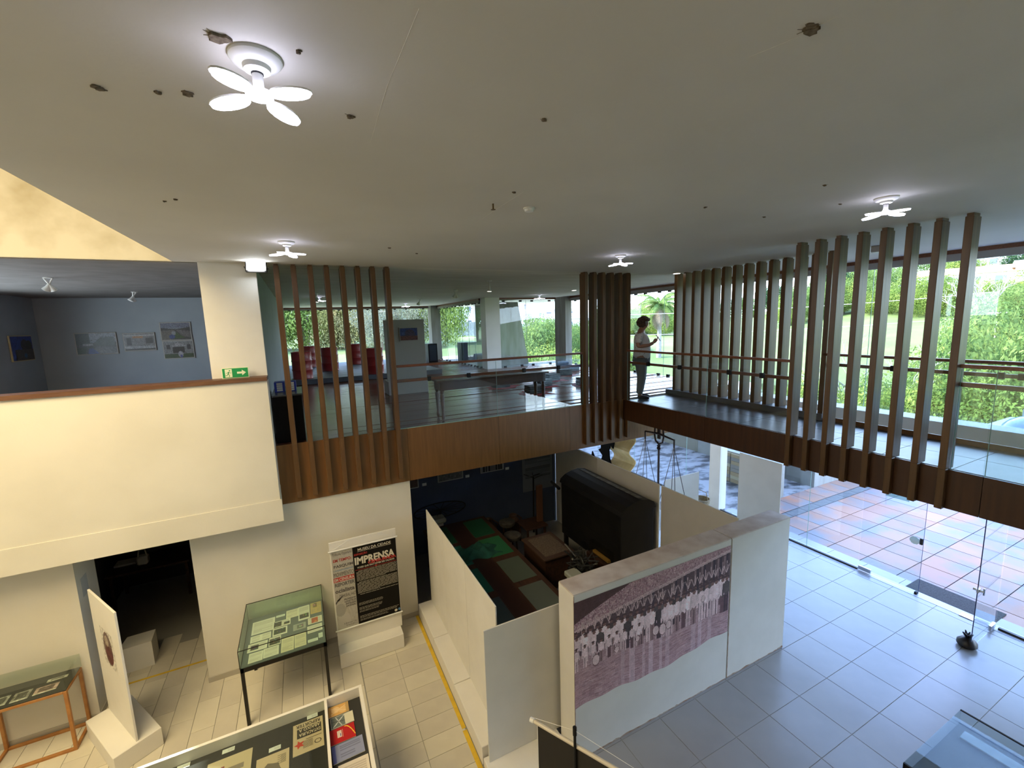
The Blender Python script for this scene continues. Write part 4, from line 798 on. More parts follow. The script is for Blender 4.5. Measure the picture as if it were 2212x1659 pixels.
def blob(mb): 
    c = Vector((-.665,4.60,ZP+.0055)); p = [c+Vector((.12*r*math.cos(a),.15*r*math.sin(a),0)) for a, r in [(2*math.pi*k/14,[1,.85,1,.9,1.05,.9,1,.8,1,.95,1.1,.9,1,.9][k]) for k in range(14)]]; mb.add(p, [tuple(range(14))])
flat('dark_shape', P('ink_grey', (.16,.14,.11), rough=.8), blob, t2)
flat('text_block', mk, lambda mb: [mb.box(-.60+.03*(k%2),-.52,4.70+.012*k,4.704+.012*k,ZP+.005,ZP+.0056) for k in range(9)], t2)
t3 = newsp('larger yellowed newspaper with small coloured figures in the showcase', -1.26, 4.38, .41, .66, base=(.55,.48,.31))
flat('grey_figure', P('ink_mid', (.25,.22,.17), rough=.8), lambda mb: (mb.box(-1.22,-1.12,4.72,4.92,ZP+.005,ZP+.0056), mb.box(-1.10,-.92,4.84,4.90,ZP+.005,ZP+.0056)), t3)
flat('blue_figure', P('ink_blue', (.05,.20,.35), rough=.8), lambda mb: mb.box(-1.07,-1.02,4.66,4.74,ZP+.005,ZP+.0056), t3); flat('red_figure', P('ink_maroon', (.22,.05,.05), rough=.8), lambda mb: mb.box(-1.13,-1.10,4.86,4.94,ZP+.005,ZP+.0056), t3)
newsp('yellowed newspaper at the left end of the visible showcase', -1.62, 4.50, .30, .45)
for i, (x, y) in enumerate(((-.31,5.13),(-.69,4.885),(-1.145,5.105),(-1.55,5.12))):
    a = Art(32,16,(.68,.74,.68)); a.lines(.45,.2,.92,.8,4,(.3,.3,.3),.7)
    sheet(['small white caption card above the REPORTER newspaper','small white caption card above the dark-shape newspaper','small white caption card above the newspaper with coloured figures','small white caption card at the left end of the showcase'][i], x, y, .115, .052, a, ZP, 0, 'caption cards in the showcase', 'caption_card', 'label card')
def cover(label, x, y, w, h, art, rot=0, name='booklet', cat='booklet', dz=0): return sheet(label, x, y, w, h, art, ZP+dz, rot, 'booklets in the right bay of the showcase', name, cat, .008)
a = Art(40,30,(.62,.36,.12)); a.ell(.35,.55,.2,.3,(.72,.50,.25)); a.ell(.7,.4,.2,.3,(.70,.46,.2)); a.line(.1,.2,.9,.8,.015,(.75,.58,.35)); a.line(.1,.8,.9,.2,.015,(.75,.58,.35)); a.rect(.86,0,1,1,(.45,.30,.12)); cover('orange patterned booklet at the back of the right showcase bay', -.08, 5.02, .225, .15, a)
a = Art(44,30,(.62,.60,.46)); a.rect(.02,.05,.62,.95,(.13,.16,.15)); a.line(.1,.1,.6,.9,.02,(.6,.62,.6)); a.line(.25,.9,.45,.1,.02,(.5,.52,.5)); a.line(.05,.6,.6,.4,.015,(.05,.05,.05)); cover('booklet with a black and white photo cover in the showcase', -.065, 4.845, .25, .155, a, .03, dz=.002)
a = Art(60,44,(.42,.012,.015)); a.rect(.28,.35,.46,.8,(.65,.55,.48)); a.rect(.40,.42,.44,.6,(.1,.08,.3)); a.rect(.50,.3,.515,.82,(.6,.4,.3))
for k in range(40): q = k/39; a.ell(.62+.36*q, .95-.75*q*q if q < 1 else .2, .02, .03, (.80,.48,.05))
cover('bright red booklet with a yellow swoosh in the showcase', -.08, 4.635, .26, .20, a, .02, dz=.002)
a = Art(44,30,(.24,.27,.42)); a.rect(0,0,.12,1,(.12,.14,.38)); a.lines(.25,.55,.9,.9,3,(.12,.13,.2),.6); a.lines(.25,.15,.7,.45,2,(.12,.13,.2),.6); cover('slate blue booklet with pale border in the showcase', -.072, 4.405, .32, .215, a, .03, dz=.002)
a = Art(44,44,(.62,.57,.50)); a.lines(.08,.06,.92,.9,12,(.3,.26,.22),.5); cover('white printed page at the front of the right showcase bay', -.03, 4.0, .30, .37, a)

# ------------------------------------------------------------- banner panel with lettering
t = thing('banner_stand', 'white board on a box plinth that carries the hanging exhibition banner', 'display panel', (.65,7.03,0))
MB().bbox(.135,1.165,7.02,7.045,.25,2.02,.003).build('board', m_white, t); MB().bbox(.14,1.14,6.80,7.28,0,.25,.008).build('plinth_box', m_white, t)
bn = thing('hanging_banner', 'hanging black and grey exhibition banner headed MUSEU DA CIDADE and IMPRENSA', 'banner', (.65,7.0,.5)); bx0, bx1, bz0, bz1 = .155, 1.150, .53, 1.875; by = 7.0
a = Art(60,120,(.42,.40,.35)); a.noise(.05,3); a.ell(.35,.1,.3,.12,(.46,.44,.40)); a.ell(.2,.25,.25,.08,(.34,.33,.30)); a.rect(.0,.30,1,.31,(.36,.35,.32))
a.build('grey_field', (bx0,by,bz0), (.315,0,0), (0,0,bz1-bz0), m_print, bn)
MB().box(bx0+.315,bx1,by-.001,by+.001,bz0,bz1).build('black_field', P('banner_black', (.010,.009,.008), rough=.7, spec=.1), bn); MB().box(bx0,bx1,by+.001,by+.003,bz0,bz1).build('cloth', m_paper, bn)
for z in (bz1+.008, bz0-.008): MB().tube([(bx0-.04,by-.004,z),(bx1+.03,by-.004,z)], .013, 10).build('rod', m_plast, bn)
MB().tube([(bx0+.0,by-.004,bz1+.02),(.42,7.018,2.0),(.85,7.018,2.0),(bx1-.0,by-.004,bz1+.02)], .002, 4).build('cord', m_plast, bn)
bo = Vector((bx0+.315,by-.0022,bz0)); bu = (1,0,0); bv = (0,0,1); mcb = P('lettering_cream', (.62,.58,.48), rough=.6); mrb = P('lettering_red', (.42,.03,.025), rough=.6); mgb = P('lettering_grey', (.30,.28,.23), rough=.6)
BW = bx1-bx0-.315; BH = bz1-bz0
def T_(mb, s, x, y, w, h, b=.015, sh=0, dz=0): put_text(mb, s, bo+Vector((0,-dz,0)), bu, bv, x, y, w, h, b, sh)
flat('lettering_white', mcb, lambda mb: (T_(mb,'MUSEU DA CIDADE',.08,BH-.085,.52,.045), mb.box(bo.x+.07,bo.x+.60,bo.y-.0003,bo.y,bo.z+BH-.098,bo.z+BH-.094), T_(mb,'IMPRENSA',.02,BH-.315,.63,.13,.04), T_(mb,'VOZES QUE NAO DEVEM SER CALADAS',.05,BH-.385,.59,.034,.02), T_(mb,'~',.3,BH-.350,.018,.006)), bn)
flat('lettering_red', mrb, lambda mb: (T_(mb,'EXPOSIÇÃO',.02,BH-.165,.20,.05,.03), T_(mb,'CENSURADA',.22,BH-.345,.45,.055,.05,0,.0006), mb.box(bo.x+.02,bo.x+.67,bo.y-.0003,bo.y,bo.z+BH-.405,bo.z+BH-.399), [mb.add([bo+Vector((.34+q[0]*.018,-.0008,BH-.402+q[1]*.018)) for q in ((0,-1.2),(1,.2),(.6,.9),(0,.4),(-.6,.9),(-1,.2))], [(0,1,2,3,4,5)])]), bn)
def body(mb):
    z = BH-.43; k = 0; g = random.Random(5)
    while z > .50:
        x = .03 if k not in (0,10,21) else .06; xe = .67 if k not in (9,20,32) else g.uniform(.25,.5)
        while x < xe:
            w = g.uniform(.03,.10); w = min(w, xe-x); mb.box(bo.x+x,bo.x+x+w,bo.y-.0003,bo.y,bo.z+z,bo.z+z+.0085); x += w+.008
        z -= .0185 if k not in (9,20) else .028; k += 1
    for zz, n, xe in ((.36,4,.40),(.28,3,.38),(.22,2,.30),(.13,3,.62),(.07,2,.45)):
        for j in range(n if n < 4 else 3):
            x = .03
            while x < xe: w = g.uniform(.02,.06); mb.box(bo.x+x,bo.x+x+w,bo.y-.0003,bo.y,bo.z+zz-.017*j,bo.z+zz-.017*j+.006); x += w+.007
tag(flat('text_block', mgb, body, bn), None, None, None, 'stuff')
flat('white_emblem', mcb, lambda mb: mb.add([bo+Vector((.605+.024*math.cos(k*.524),-.0006,.05+.024*math.sin(k*.524))) for k in range(12)], [tuple(range(12))]), bn); flat('blue_emblem', P('emblem_blue', (.06,.16,.32), rough=.5), lambda mb: mb.add([bo+Vector((.66+.02*math.cos(k*.524),-.0006,.055+.024*math.sin(k*.524))) for k in range(12)], [tuple(range(12))]), bn)
bo = Vector((bx0,by-.0015,bz0)); mdk = P('lettering_dark', (.10,.09,.09), rough=.7)
flat('titles_dark', mdk, lambda mb: (T_(mb,'Tribuna Operária',.015,BH-.09,.285,.055,.0), T_(mb,'PASQUIM',.02,BH-.29,.29,.055,.03), T_(mb,'MOVIMENTO',.01,BH-.43,.30,.07,.0,.0), T_(mb,'REPORTER',.015,BH-.60,.295,.06,.03), T_(mb,'ocialista',.01,BH-.71,.29,.07,.03), T_(mb,'TRABALHO',.05,BH-.80,.26,.055,-.005,.25), T_(mb,'PROFESSOR',.13,BH-.86,.18,.03,.03), T_(mb,'CONSTRUIR',.13,BH-.90,.18,.03,.03), T_(mb,'ENTIDADE',.15,BH-.94,.15,.03,.03), T_(mb,'NACIONAL',.15,BH-.98,.15,.03,.03), T_(mb,'Libertar Um',.10,.075,.20,.028,.0), T_(mb,'Expedir a',.13,.035,.17,.028,.0), mb.add([bo+Vector((p,0,BH-q)) for p,q in ((.0,.86),(.10,.77),(.0,.90))], [(0,1,2)]), mb.add([bo+Vector((p,0,BH-q)) for p,q in ((.02,.83),(.14,.75),(.05,.85))], [(0,1,2)])), bn)
flat('titles_red', mrb, lambda mb: (T_(mb,'EM TEMPO:',.02,BH-.185,.27,.05,.02), mb.box(bo.x,bo.x+.312,bo.y-.0003,bo.y,bo.z+BH-.52,bo.z+BH-.445)), bn)
flat('titles_pale', P('lettering_pale', (.60,.57,.5), rough=.6), lambda mb: T_(mb,'EM CENSURA',.01,BH-.51,.30,.052,.02,0,.0008), bn)
flat('titles_blue', P('lettering_blue', (.20,.28,.38), rough=.6), lambda mb: T_(mb,'A QUINZENA UNIVERSITARIA',.01,BH-.345,.30,.03,.02), bn)

# ------------------------------------------------------------- wooden showcase table, left edge
t = thing('wood_vitrine', 'orange-varnished wooden vitrine table at the left edge against the wall', 'display case', (-3.5,7.25,0)); x0,x1,y0,y1 = -3.93,-3.07,7.02,7.47; q = .036
for x in (x0,x1-q):
    for y in (y0,y1-q): MB().bbox(x,x+q,y,y+q,0,.86,.003).build('leg', m_orwood, t)
for z in (.0,.83):
    for b in ((x0+q,x1-q,y0,y0+q),(x0+q,x1-q,y1-q,y1),(x0,x0+q,y0+q,y1-q),(x1-q,x1,y0+q,y1-q)): MB().bbox(*b,z,z+.034,.003).build('stretcher' if z == 0 else 'rail', m_orwood, t)
MB().box(x0+.01,x1-.01,y0+.01,y1-.01,.862,.875).build('black_lining', P('vitrine_lining', (.04,.04,.035), rough=.5), t)
for b in ((x0,x1,y0,y0+.005,.876,1.06),(x0,x1,y1-.005,y1,.876,1.06),(x0,x0+.005,y0,y1,.876,1.06),(x1-.005,x1,y0,y1,.876,1.06),(x0,x1,y0,y1,1.06,1.064)): MB().box(*b).build('glass_pane', m_clear, t)
for i, (x, y, w, h, c) in enumerate(((-3.42,7.10,.22,.13,(.42,.32,.28)),(-3.62,7.08,.16,.17,(.28,.28,.24)),(-3.83,7.08,.17,.17,(.30,.31,.27)),(-3.36,7.30,.2,.05,(.5,.5,.42)))):
    a = Art(24,18,c); a.rect(.15,.2,.85,.9,tuple(k*.35 for k in c)); a.rect(0,0,1,.1,(.55,.55,.45)); a.noise(.2,3)
    sheet('old photo card %s in the wooden vitrine' % ['at the right front','second from the right','third from the right','at the right back'][i], x, y, w, h, a, .877, .05, 'photo cards in the wooden vitrine', 'photo_card', 'photo')
# standing panel on slanted box
ang = math.atan2(-.86,.537); c0 = Vector((-3.017,7.18,0)); T = Matrix.Translation(c0)@Matrix.Rotation(ang,4,'Z')
t = thing('angled_panel', 'narrow white board standing on a square white box by the dark doorway', 'display panel', (-2.54,6.87,0))
MB().bbox(0,1.01,0,.49,0,.25,.006,T=T).build('plinth_box', m_white, t); MB().bbox(.02,.98,.235,.26,.25,2.03,.003,T=T).build('board', m_white, t)
a = Art(40,40,(.62,.60,.55)); a.ell(.5,.5,.38,.45,(.15,.10,.09)); a.ell(.55,.35,.3,.25,(.10,.03,.03)); a.ell(.45,.7,.18,.14,(.35,.28,.22)); a.noise(.2,2)
o = T@Vector((.30,.2335,1.10)); pr_ = a.build('portrait_print', o, (T.to_3x3()@Vector((.42,0,0))), (0,0,.52), m_print); tag(pr_, 'dark reddish portrait print on the angled white board', 'print')
o = bpy.data.objects['portrait_print']
# small things in the doorway
tag(MB().prism([(.0,.0),(.42,.03),(.40,.36),(.03,.34)], 0, .42, T=Matrix.Translation((-3.0,8.35,.0))).build('white_box', m_white), 'pale box standing on the floor inside the dark doorway', 'box')
t = thing('cluttered_desk', 'dark desk with pale papers and a white bag deep inside the doorway', 'desk', (-3.1,10.7,0)); MB().bbox(-3.75,-2.4,10.4,11.2,.72,.76,.005).build('desktop', m_oldwood, t)
for x, y in ((-3.7,10.45),(-2.5,10.45),(-3.7,11.1),(-2.5,11.1)): MB().box(x,x+.05,y,y+.05,0,.72).build('leg', m_oldwood, t)
tag(MB().bbox(-3.7,-3.35,10.75,11.0,.762,.80,.004).build('paper_stack', m_paper), 'stack of papers on the desk in the dark doorway', 'paper stack')
mb = MB(); mb.bbox(-3.30,-3.12,10.6,10.78,.762,.94,.03); mb.tube([(-3.28,10.68,.93),(-3.26,10.68,1.05),(-3.16,10.68,1.05),(-3.14,10.68,.93)], .012, 6); tag(mb.build('white_bag', m_white), 'white bag with a handle on the desk in the doorway', 'bag')
tag(MB().box(-2.984,-2.980,7.62,7.80,1.78,2.05).build('notice_sheet', P('faded_notice', (.45,.47,.46), rough=.6)), 'faded paper notice taped on the doorway reveal', 'notice')
# tapes
mb = MB(); pts = [(1.50,7.48),(1.50,6.6),(1.495,5.6),(1.49,4.9)]; 
tp = MB().box(1.492,1.545,4.93,7.49,.0005,.002).build('floor_tape', m_tape); tag(tp, 'long yellow floor tape beside the white plinths', 'tape')
tp = MB().box(1.488,1.545,3.0,4.90,.0005,.002).build('floor_tape', m_tape); tag(tp, 'shorter yellow floor tape, torn at its end, nearer the camera', 'tape')
tp = MB().box(-2.975,-1.71,8.06,8.10,.0005,.002).build('floor_tape', m_tape); tag(tp, 'yellow floor tape across the dark doorway', 'tape')
# ------------------------------------------------------------- white partitions of the exhibition room
m_panel = P('partition_white', (.70,.68,.62), (.74,.72,.66), 3, rough=.55); m_top = P('worn_panel_top', (.66,.60,.54), (.50,.41,.35), 5, rough=.75, contrast=(.35,.75)); m_rust = P('scuffed_edge', (.32,.18,.11), (.5,.42,.34), 12, rough=.9)
def part_panel(label, x0, x1, y0, y1, z0, z1, bev=.003, group=None, name='partition_panel'): t = thing(name, label, 'partition', ((x0+x1)/2,(y0+y1)/2,0), 0, group); MB().bbox(x0,x1,y0,y1,z0,z1,bev).build('panel', m_panel, t); return t
for i, (y0, y1) in enumerate(((6.46,7.46),(5.42,6.45),(4.36,5.41))):
    t = part_panel(['far','middle','near'][i]+' white board of the row along the yellow tape', 1.80, 1.818, y0, y1, .25, 2.03, group='white boards along the yellow tape'); MB().bbox(1.553,2.05,y0-.0,y1,0,.25,.006).build('plinth_box', m_white, t)
t = part_panel('grey-looking white board facing the camera at the corner of the partitions', 1.60, 2.62, 4.25, 4.268, .12, 1.86); MB().bbox(1.56,2.55,3.87,4.34,0,.12,.006).build('plinth_box', m_white, t)
def thick(label, x0, x1): 
    t = thing('thick_partition', label, 'partition', ((x0+x1)/2,4.02,0)); MB().bbox(x0,x1,3.86,4.18,0,2.205,.004).build('body', m_panel, t); MB().bbox(x0+.002,x1-.002,3.862,4.178,2.2,2.22,.004).build('top_board', m_top, t)
    mb = MB(); g = random.Random(int(x0*10)); x = x0
    while x < x1-.05: w = g.uniform(.08,.3); mb.prism([(x,0),(min(x+w,x1),0),(min(x+w,x1),g.uniform(.004,.02)),(x+w*.5,g.uniform(.01,.03)),(x,g.uniform(.004,.02))], 0, .0015, T=Matrix.Translation((0,3.8605,.0))@Matrix.Rotation(math.pi/2,4,'X')); x += w
    mb.box(x0+.0005,x0+.012,3.8585,3.8605,.0,2.2); mb.build('scuffed_edge', m_rust, t); return t
thick('long thick white partition carrying the sepia band photograph', 2.57, 5.255); thick('shorter thick blank white partition beside the photograph', 5.268, 6.60)
# sepia poster
A = Art(320, 164, (.30,.23,.24))
A.rect(0,.30,1,1,(.085,.065,.075)); A.rect(0,0,1,.42,(.36,.28,.29)); A.poly([(0,.42),(1,.26),(1,.48),(0,.48)], (.36,.28,.29))
for k in range(1500): # ground streaks
    x, y = random.random(), random.random()*.44; s_ = random.uniform(.008,.04); A.rect(x, y, x+s_*1.6, y+.005, random.choice([(.46,.40,.43),(.22,.14,.16),(.36,.28,.31),(.18,.11,.12)]), .5)
for x0_, w_, k_ in ((.26,.02,.3),(.31,.035,.5),(.39,.015,.4),(.43,.03,.6),(.50,.02,.5),(.54,.03,.35),(.72,.03,.4),(.77,.025,.6),(.84,.03,.35)): A.rect(x0_, 0, x0_+w_, .40, (.56,.52,.58), k_)
A.poly([(0,1),(.33,1),(.15,.90),(0,.80)], (.07,.045,.045))
for x in (.45,.60,.66,.75,.80,.87,.92,.97): A.rect(x, .55, x+.014, .95, (.035,.03,.045), .9); A.rect(x-.02, .55, x-.006, .90, (.30,.24,.25), .5)
LO = lambda x: .735+.26*x-.045*x*x
A.poly([(k/20, LO(k/20)) for k in range(21)]+[(1,1.3),(.55,1.05),(.33,1.0),(.15,.90),(0,.80)], (.34,.26,.28))
for k in range(2600):
    x = random.random(); y = LO(x)+random.random()*(.06+.5*x)
    if y > .995 or (x < .33 and y > .80+.62*x): continue
    A.ell(x, y, .0028, .006, random.choice([(.46,.38,.40),(.20,.13,.16),(.52,.46,.48),(.28,.17,.21)]))
for k in range(320): x = k/320; y = LO(x); A.rect(x, y-.026, x+.0032, y-.004, (.60,.56,.57) if k%3 else (.1,.07,.08)); A.rect(x, y-.006, x+.004, y+.006, (.52,.46,.47))
for k in range(24):
    x = .03+k*.041+random.uniform(-.01,.01); b = .62; A.line(x, b, x+random.uniform(-.008,.008), b+.17+.05*x, .0024, (.46,.41,.41))
    for s_ in (-1,1,.5): A.line(x, b+.08, x+s_*.020, b+.17, .0018, (.50,.45,.45))
def fig(x, b, h, white=True):
    c = random.uniform(.62,.88) if white else random.uniform(.05,.12); col = (c,c*.95,c*.97); lg = random.choice([(.50,.45,.46),(.12,.08,.09),(.62,.58,.59),(.25,.19,.19)]) if white else (.05,.04,.05); w = h*.055
    A.rect(x-w*.75, b, x+w*.75, b+h*.50, lg); A.rect(x-w*.1, b, x+w*.1, b+h*.42, (.09,.06,.07)); A.ell(x, b+h*.66, w*1.05, h*.20, col)
    A.line(x-w,b+h*.78,x-w*1.25,b+h*.45,w*.28,tuple(k*.85 for k in col)); A.line(x+w,b+h*.78,x+w*1.2,b+h*.48,w*.28,tuple(k*.85 for k in col))
    A.ell(x, b+h*.91, w*.55, h*.062, (.17,.11,.10)); A.ell(x, b+h*.965, w*.95, h*.022, (.06,.04,.045)); A.ell(x, b+h*.99, w*.5, h*.035, (.07,.05,.05))
for k in range(26): x = k/26+.01; fig(x, .47-.12*x, .25+.10*x, random.random() < .6)
for k in range(25): x = .02+k/25+random.uniform(-.008,.008); fig(x, .41-.16*x, .27+.155*x, random.random() < .82)
for k in range(9): x = .01+k*.045; fig(x, .35, .22, True)
for x, y, r in ((.115,.38,.036),(.235,.385,.022),(.36,.42,.020),(.475,.42,.034),(.52,.41,.04),(.56,.43,.03),(.80,.52,.024)):
    A.ell(x, y, r*.62, r*1.55, (.12,.08,.08)); A.ell(x, y, r*.54, r*1.35, (.62,.58,.58))
A.noise(.10,1); A.noise(.06,6)
A.a = A.a**.92*np.array([1.22,.98,1.0])
ps = thing('photo_mural', 'large sepia photograph of a marching band in white, on the thick partition', 'poster', (3.9,3.855,.74))
def warp(gx, gy): 
    bot = .022*np.sin(gx*8.2+.4)+.03*gx+.008*np.sin(gx*31); z = gy*(1-bot*1.0)+bot; return gx, z
A.build('mural_print', (2.575,3.8565,.72), (2.67,0,0), (0,0,1.40), m_print, ps, warp)
# back partition x=5.85
for i, (y0, y1) in enumerate(((7.74,9.55),(5.84,7.735),(4.2,5.79))):
    part_panel(['far','middle','near'][i]+' board of the brown-grey back partition behind the black instrument', 5.85, 5.875, y0, y1, 0, 2.235, group='boards of the back partition')
# ------------------------------------------------------------- dark exhibition room contents
m_gp = [P('green_mat_%d'%i, c, rough=.3) for i, c in enumerate(((.02,.10,.045),(.035,.18,.07),(.11,.135,.095),(.13,.15,.12),(.015,.13,.09),(.05,.075,.075)))]
t = thing('long_display_table', 'long dark wooden table inlaid with green glass panels in the dim room', 'table', (2.8,7.3,0))
MB().bbox(2.10,3.56,5.25,9.08,.80,.845,.005).build('tabletop', m_oldwood, t); MB().box(2.62,2.96,5.3,9.03,.845,.85).build('centre_board', P('centre_board', (.05,.02,.012), rough=.4), t)
for (x0, x1, y0, y1, c) in ((2.99,3.46,8.17,8.98,0),(2.99,3.46,7.28,8.03,1),(2.99,3.46,6.34,7.10,2),(2.99,3.46,5.36,6.18,3),(2.14,2.60,8.17,8.98,0),(2.14,2.60,7.25,8.03,4),(2.14,2.60,6.30,7.08,4),(2.14,2.60,5.36,6.12,5)): MB().bbox(x0,x1,y0,y1,.845,.853,.003).build('green_panel', m_gp[c], t)
for x in (2.15,3.45):
    for y in (5.32,7.1,8.95): MB().bbox(x,x+.07,y,y+.07,0,.80,.004).build('leg', m_oldwood, t)
g = np.random.default_rng(4); n = 26; V = []; 
for j in range(n):
    for i in range(n):
        u_, v_ = i/(n-1)*2-1, j/(n-1)*2-1; r = math.hypot(u_, v_); h = max(0, .13*(1-r*r)) + .05*math.sin(u_*9+v_*4)*max(0,1-r) + .04*math.sin(v_*11-u_*3)*max(0,1-r); V.append((2.80+u_*.40*(1+.15*math.sin(v_*5)), 7.60+v_*.27*(1+.2*math.sin(u_*6)), .856+max(.0,h)))
me = MB().add(V, [(j*n+i, j*n+i+1, (j+1)*n+i+1, (j+1)*n+i) for j in range(n-1) for i in range(n-1)], True).mesh('green_cloth', P('green_cotton', (.02,.13,.085), (.012,.08,.055), 6, rough=.9)); tag(link('green_cloth', me), 'crumpled green cloth heaped on the long dark table', 'cloth')
# barrel-topped black instrument
t = thing('barrel_top_machine', 'large black barrel-topped cabinet machine along the back partition', 'machine', (5.35,6.85,0)); m_bk = P('japanned_black', (.005,.005,.006), (.010,.009,.008), 5, rough=.45)
MB().bbox(4.95,5.75,5.86,7.86,.62,1.82,.01).build('body', m_bk, t)
for x in (4.98,5.65):
    for y in (5.9,7.75): MB().bbox(x,x+.08,y,y+.08,0,.64,.004).build('leg', m_bk, t)
pts = [(4.93,1.80),(4.96,1.88),(5.08,1.96),(5.24,2.01),(5.42,2.03),(5.60,2.0),(5.72,1.93),(5.77,1.82)]; Tm = Matrix(((1,0,0,0),(0,0,1,0),(0,1,0,0),(0,0,0,1)))
MB().prism(pts, 5.83, 7.89, T=Tm).build('curved_lid', m_bk, t); MB().prism([(5.40,2.032),(5.50,2.024),(5.50,2.03),(5.40,2.038)], 5.9, 7.8, T=Tm).build('worn_ridge_highlight', P('worn_ridge_highlight', (.16,.17,.17), (.05,.04,.04), 9, rough=.4), t)  # paler strip paints the top highlight along the worn lid ridge
for z in (.8,1.15,1.5): MB().box(4.94,4.95,5.95,7.8,z,z+.02).build('moulding', m_bk, t)
mb = MB().tube([(4.90,7.86,1.66),(4.90,8.18,1.72)], .035, 8); mb.build('crank_handle', m_bk, t)
# chest, book case, machine, stools, plank, wheel, pedestals, pots
t = thing('square_chest', 'dark square wooden chest with a woven pale top in the dim room', 'chest', (4.3,7.4,0)); MB().bbox(3.98,4.63,6.95,7.86,.0,.66,.01).build('body', m_oldwood, t); MB().bbox(3.94,4.67,6.91,7.90,.66,.70,.006).build('lid', P('chest_lid', (.10,.055,.035), rough=.5), t); MB().box(4.03,4.58,7.02,7.79,.70,.704).build('woven_inset', P('woven_cane', (.22,.16,.11), (.14,.10,.07), 30, rough=.9, bump=.3), t)
t = thing('book_case', 'clear acrylic case over a yellow book on a dark stand in the dim room', 'display case', (5.05,6.4,0)); MB().bbox(4.80,5.45,5.75,6.72,0,.76,.006).build('stand', m_oldwood, t)
for b in ((4.84,5.41,6.05,6.055,.765,1.0),(4.84,5.41,6.68,6.685,.765,1.0),(4.84,4.845,6.055,6.68,.765,1.0),(5.405,5.41,6.055,6.68,.765,1.0),(4.84,5.41,6.055,6.68,1.0,1.004)): MB().box(*b).build('acrylic_pane', m_clear, t)
tag(MB().bbox(4.88,5.30,6.14,6.62,.765,.82,.006).build('yellow_book', P('amber_cover', (.50,.25,.05), rough=.6)), 'thick amber yellow book inside the acrylic case', 'book')
t = thing('typesetting_machine', 'tangled black iron machine with rods and wheels behind the mural partition', 'machine', (4.45,6.3,0)); g = random.Random(9)
MB().bbox(4.20,4.60,6.05,6.5,0,.72,.01).build('stand', m_bk, t)
for k in range(16): a = [Vector((g.uniform(4.12,4.60),g.uniform(6.0,6.6),g.uniform(.72,1.15))) for _ in range(3)]; MB().tube(a, g.uniform(.008,.018), 6).build('rod', P('gunmetal', (.10,.10,.09), rough=.35, metal=.6) if k == 0 else bpy.data.materials['gunmetal'], t)
for (x, y, z, r) in ((4.28,6.2,.92,.13),(4.50,6.45,.95,.10)):
    mb = MB(); mb.tube([(x,y+r*math.cos(a),z+r*math.sin(a)) for a in [2*math.pi*k/16 for k in range(17)]], .012, 6, False)
    for k in range(4): a = k*math.pi/4; mb.tube([(x,y-r*math.cos(a),z-r*math.sin(a)),(x,y+r*math.cos(a),z+r*math.sin(a))], .007, 5)
    mb.build('wheel', bpy.data.materials['gunmetal'], t)
t = thing('small_pedestal', 'small square white pedestal half hidden behind the mural partition', 'pedestal', (4.04,6.05,0)); MB().bbox(3.95,4.12,5.96,6.13,0,.80,.006).build('shaft', m_white, t); MB().bbox(3.91,4.16,5.92,6.17,.80,.90,.02).build('cap', P('pedestal_cap', (.45,.46,.36), rough=.6), t)
t = thing('small_pedestal', 'white moulded pedestal at the far left corner of the dim room', 'pedestal', (2.52,9.36,0)); MB().bbox(2.43,2.61,9.2,9.38,0,.86,.006).build('shaft', m_white, t); MB().bbox(2.37,2.67,9.14,9.44,.86,.97,.03).build('cap', bpy.data.materials['pedestal_cap'], t)
def stool(x, y, z, r, lb):
    t = thing('drum_stool', lb, 'stool', (x,y,0), 0, 'round dark stools'); MB().lathe([(0,z-.09),(r*.9,z-.09),(r,z-.05),(r,z),(r*.9,z+.012),(0,z+.012)], (x,y,0), 22).build('seat', P('stool_leather', (.07,.06,.05), (.12,.11,.09), 8, rough=.6) if 'stool_leather' not in bpy.data.materials else bpy.data.materials['stool_leather'], t)
    for k in range(4): a = k*math.pi/2+.4; MB().tube([(x+r*.6*math.cos(a),y+r*.6*math.sin(a),z-.08),(x+r*.85*math.cos(a),y+r*.85*math.sin(a),0)], .016, 6).build('leg', m_oldwood, t)
stool(4.12,9.0,.60,.19,'round stool farther back in the dim room'); stool(3.97,8.42,.56,.20,'round stool nearer the square chest')
t = thing('plank_seat', 'square-seated plank chair with a tall narrow wooden back', 'chair', (4.75,8.8,0)); MB().bbox(4.42,5.0,8.55,9.1,.46,.50,.006).build('seat', m_oldwood, t); MB().bbox(4.84,5.0,8.78,8.84,.50,1.42,.006).build('back_plank', P('back_plank', (.17,.075,.04), rough=.6), t)
for x in (4.46,4.92):
    for y in (8.6,9.02): MB().box(x,x+.04,y,y+.04,0,.46).build('leg', m_oldwood, t)
t = thing('winding_frame', 'spindly dark winding frame with crossed arms beside the text board', 'tool', (4.95,9.2,0)); mb = MB().tube([(4.98,9.25,0),(4.98,9.2,1.5)], .02, 6); mb.build('post', m_bk, t)
for k in range(5): a = k*1.25; MB().tube([(4.98,9.2,1.44+.02*k),(4.98+.26*math.cos(a),9.2+.2*math.sin(a),1.50+.03*k)], .010, 5).build('arm', m_bk, t)
t = thing('spoked_wheel', 'large dark spoked hoop lying level at the left of the dim room', 'wheel', (2.6,9.05,0)); c = Vector((2.62,9.45,1.06)); mb = MB(); mb.tube([c+Vector((.62*math.cos(a),.13*math.sin(a),.12*math.sin(a))) for a in [2*math.pi*k/30 for k in range(31)]], .014, 6, False); mb.build('rim', m_bk, t)
for k in range(7): a = k*math.pi/7; d = Vector((.62*math.cos(a),.13*math.sin(a),.12*math.sin(a))); MB().tube([c-d,c+d], .006, 5).build('spoke', m_bk, t)
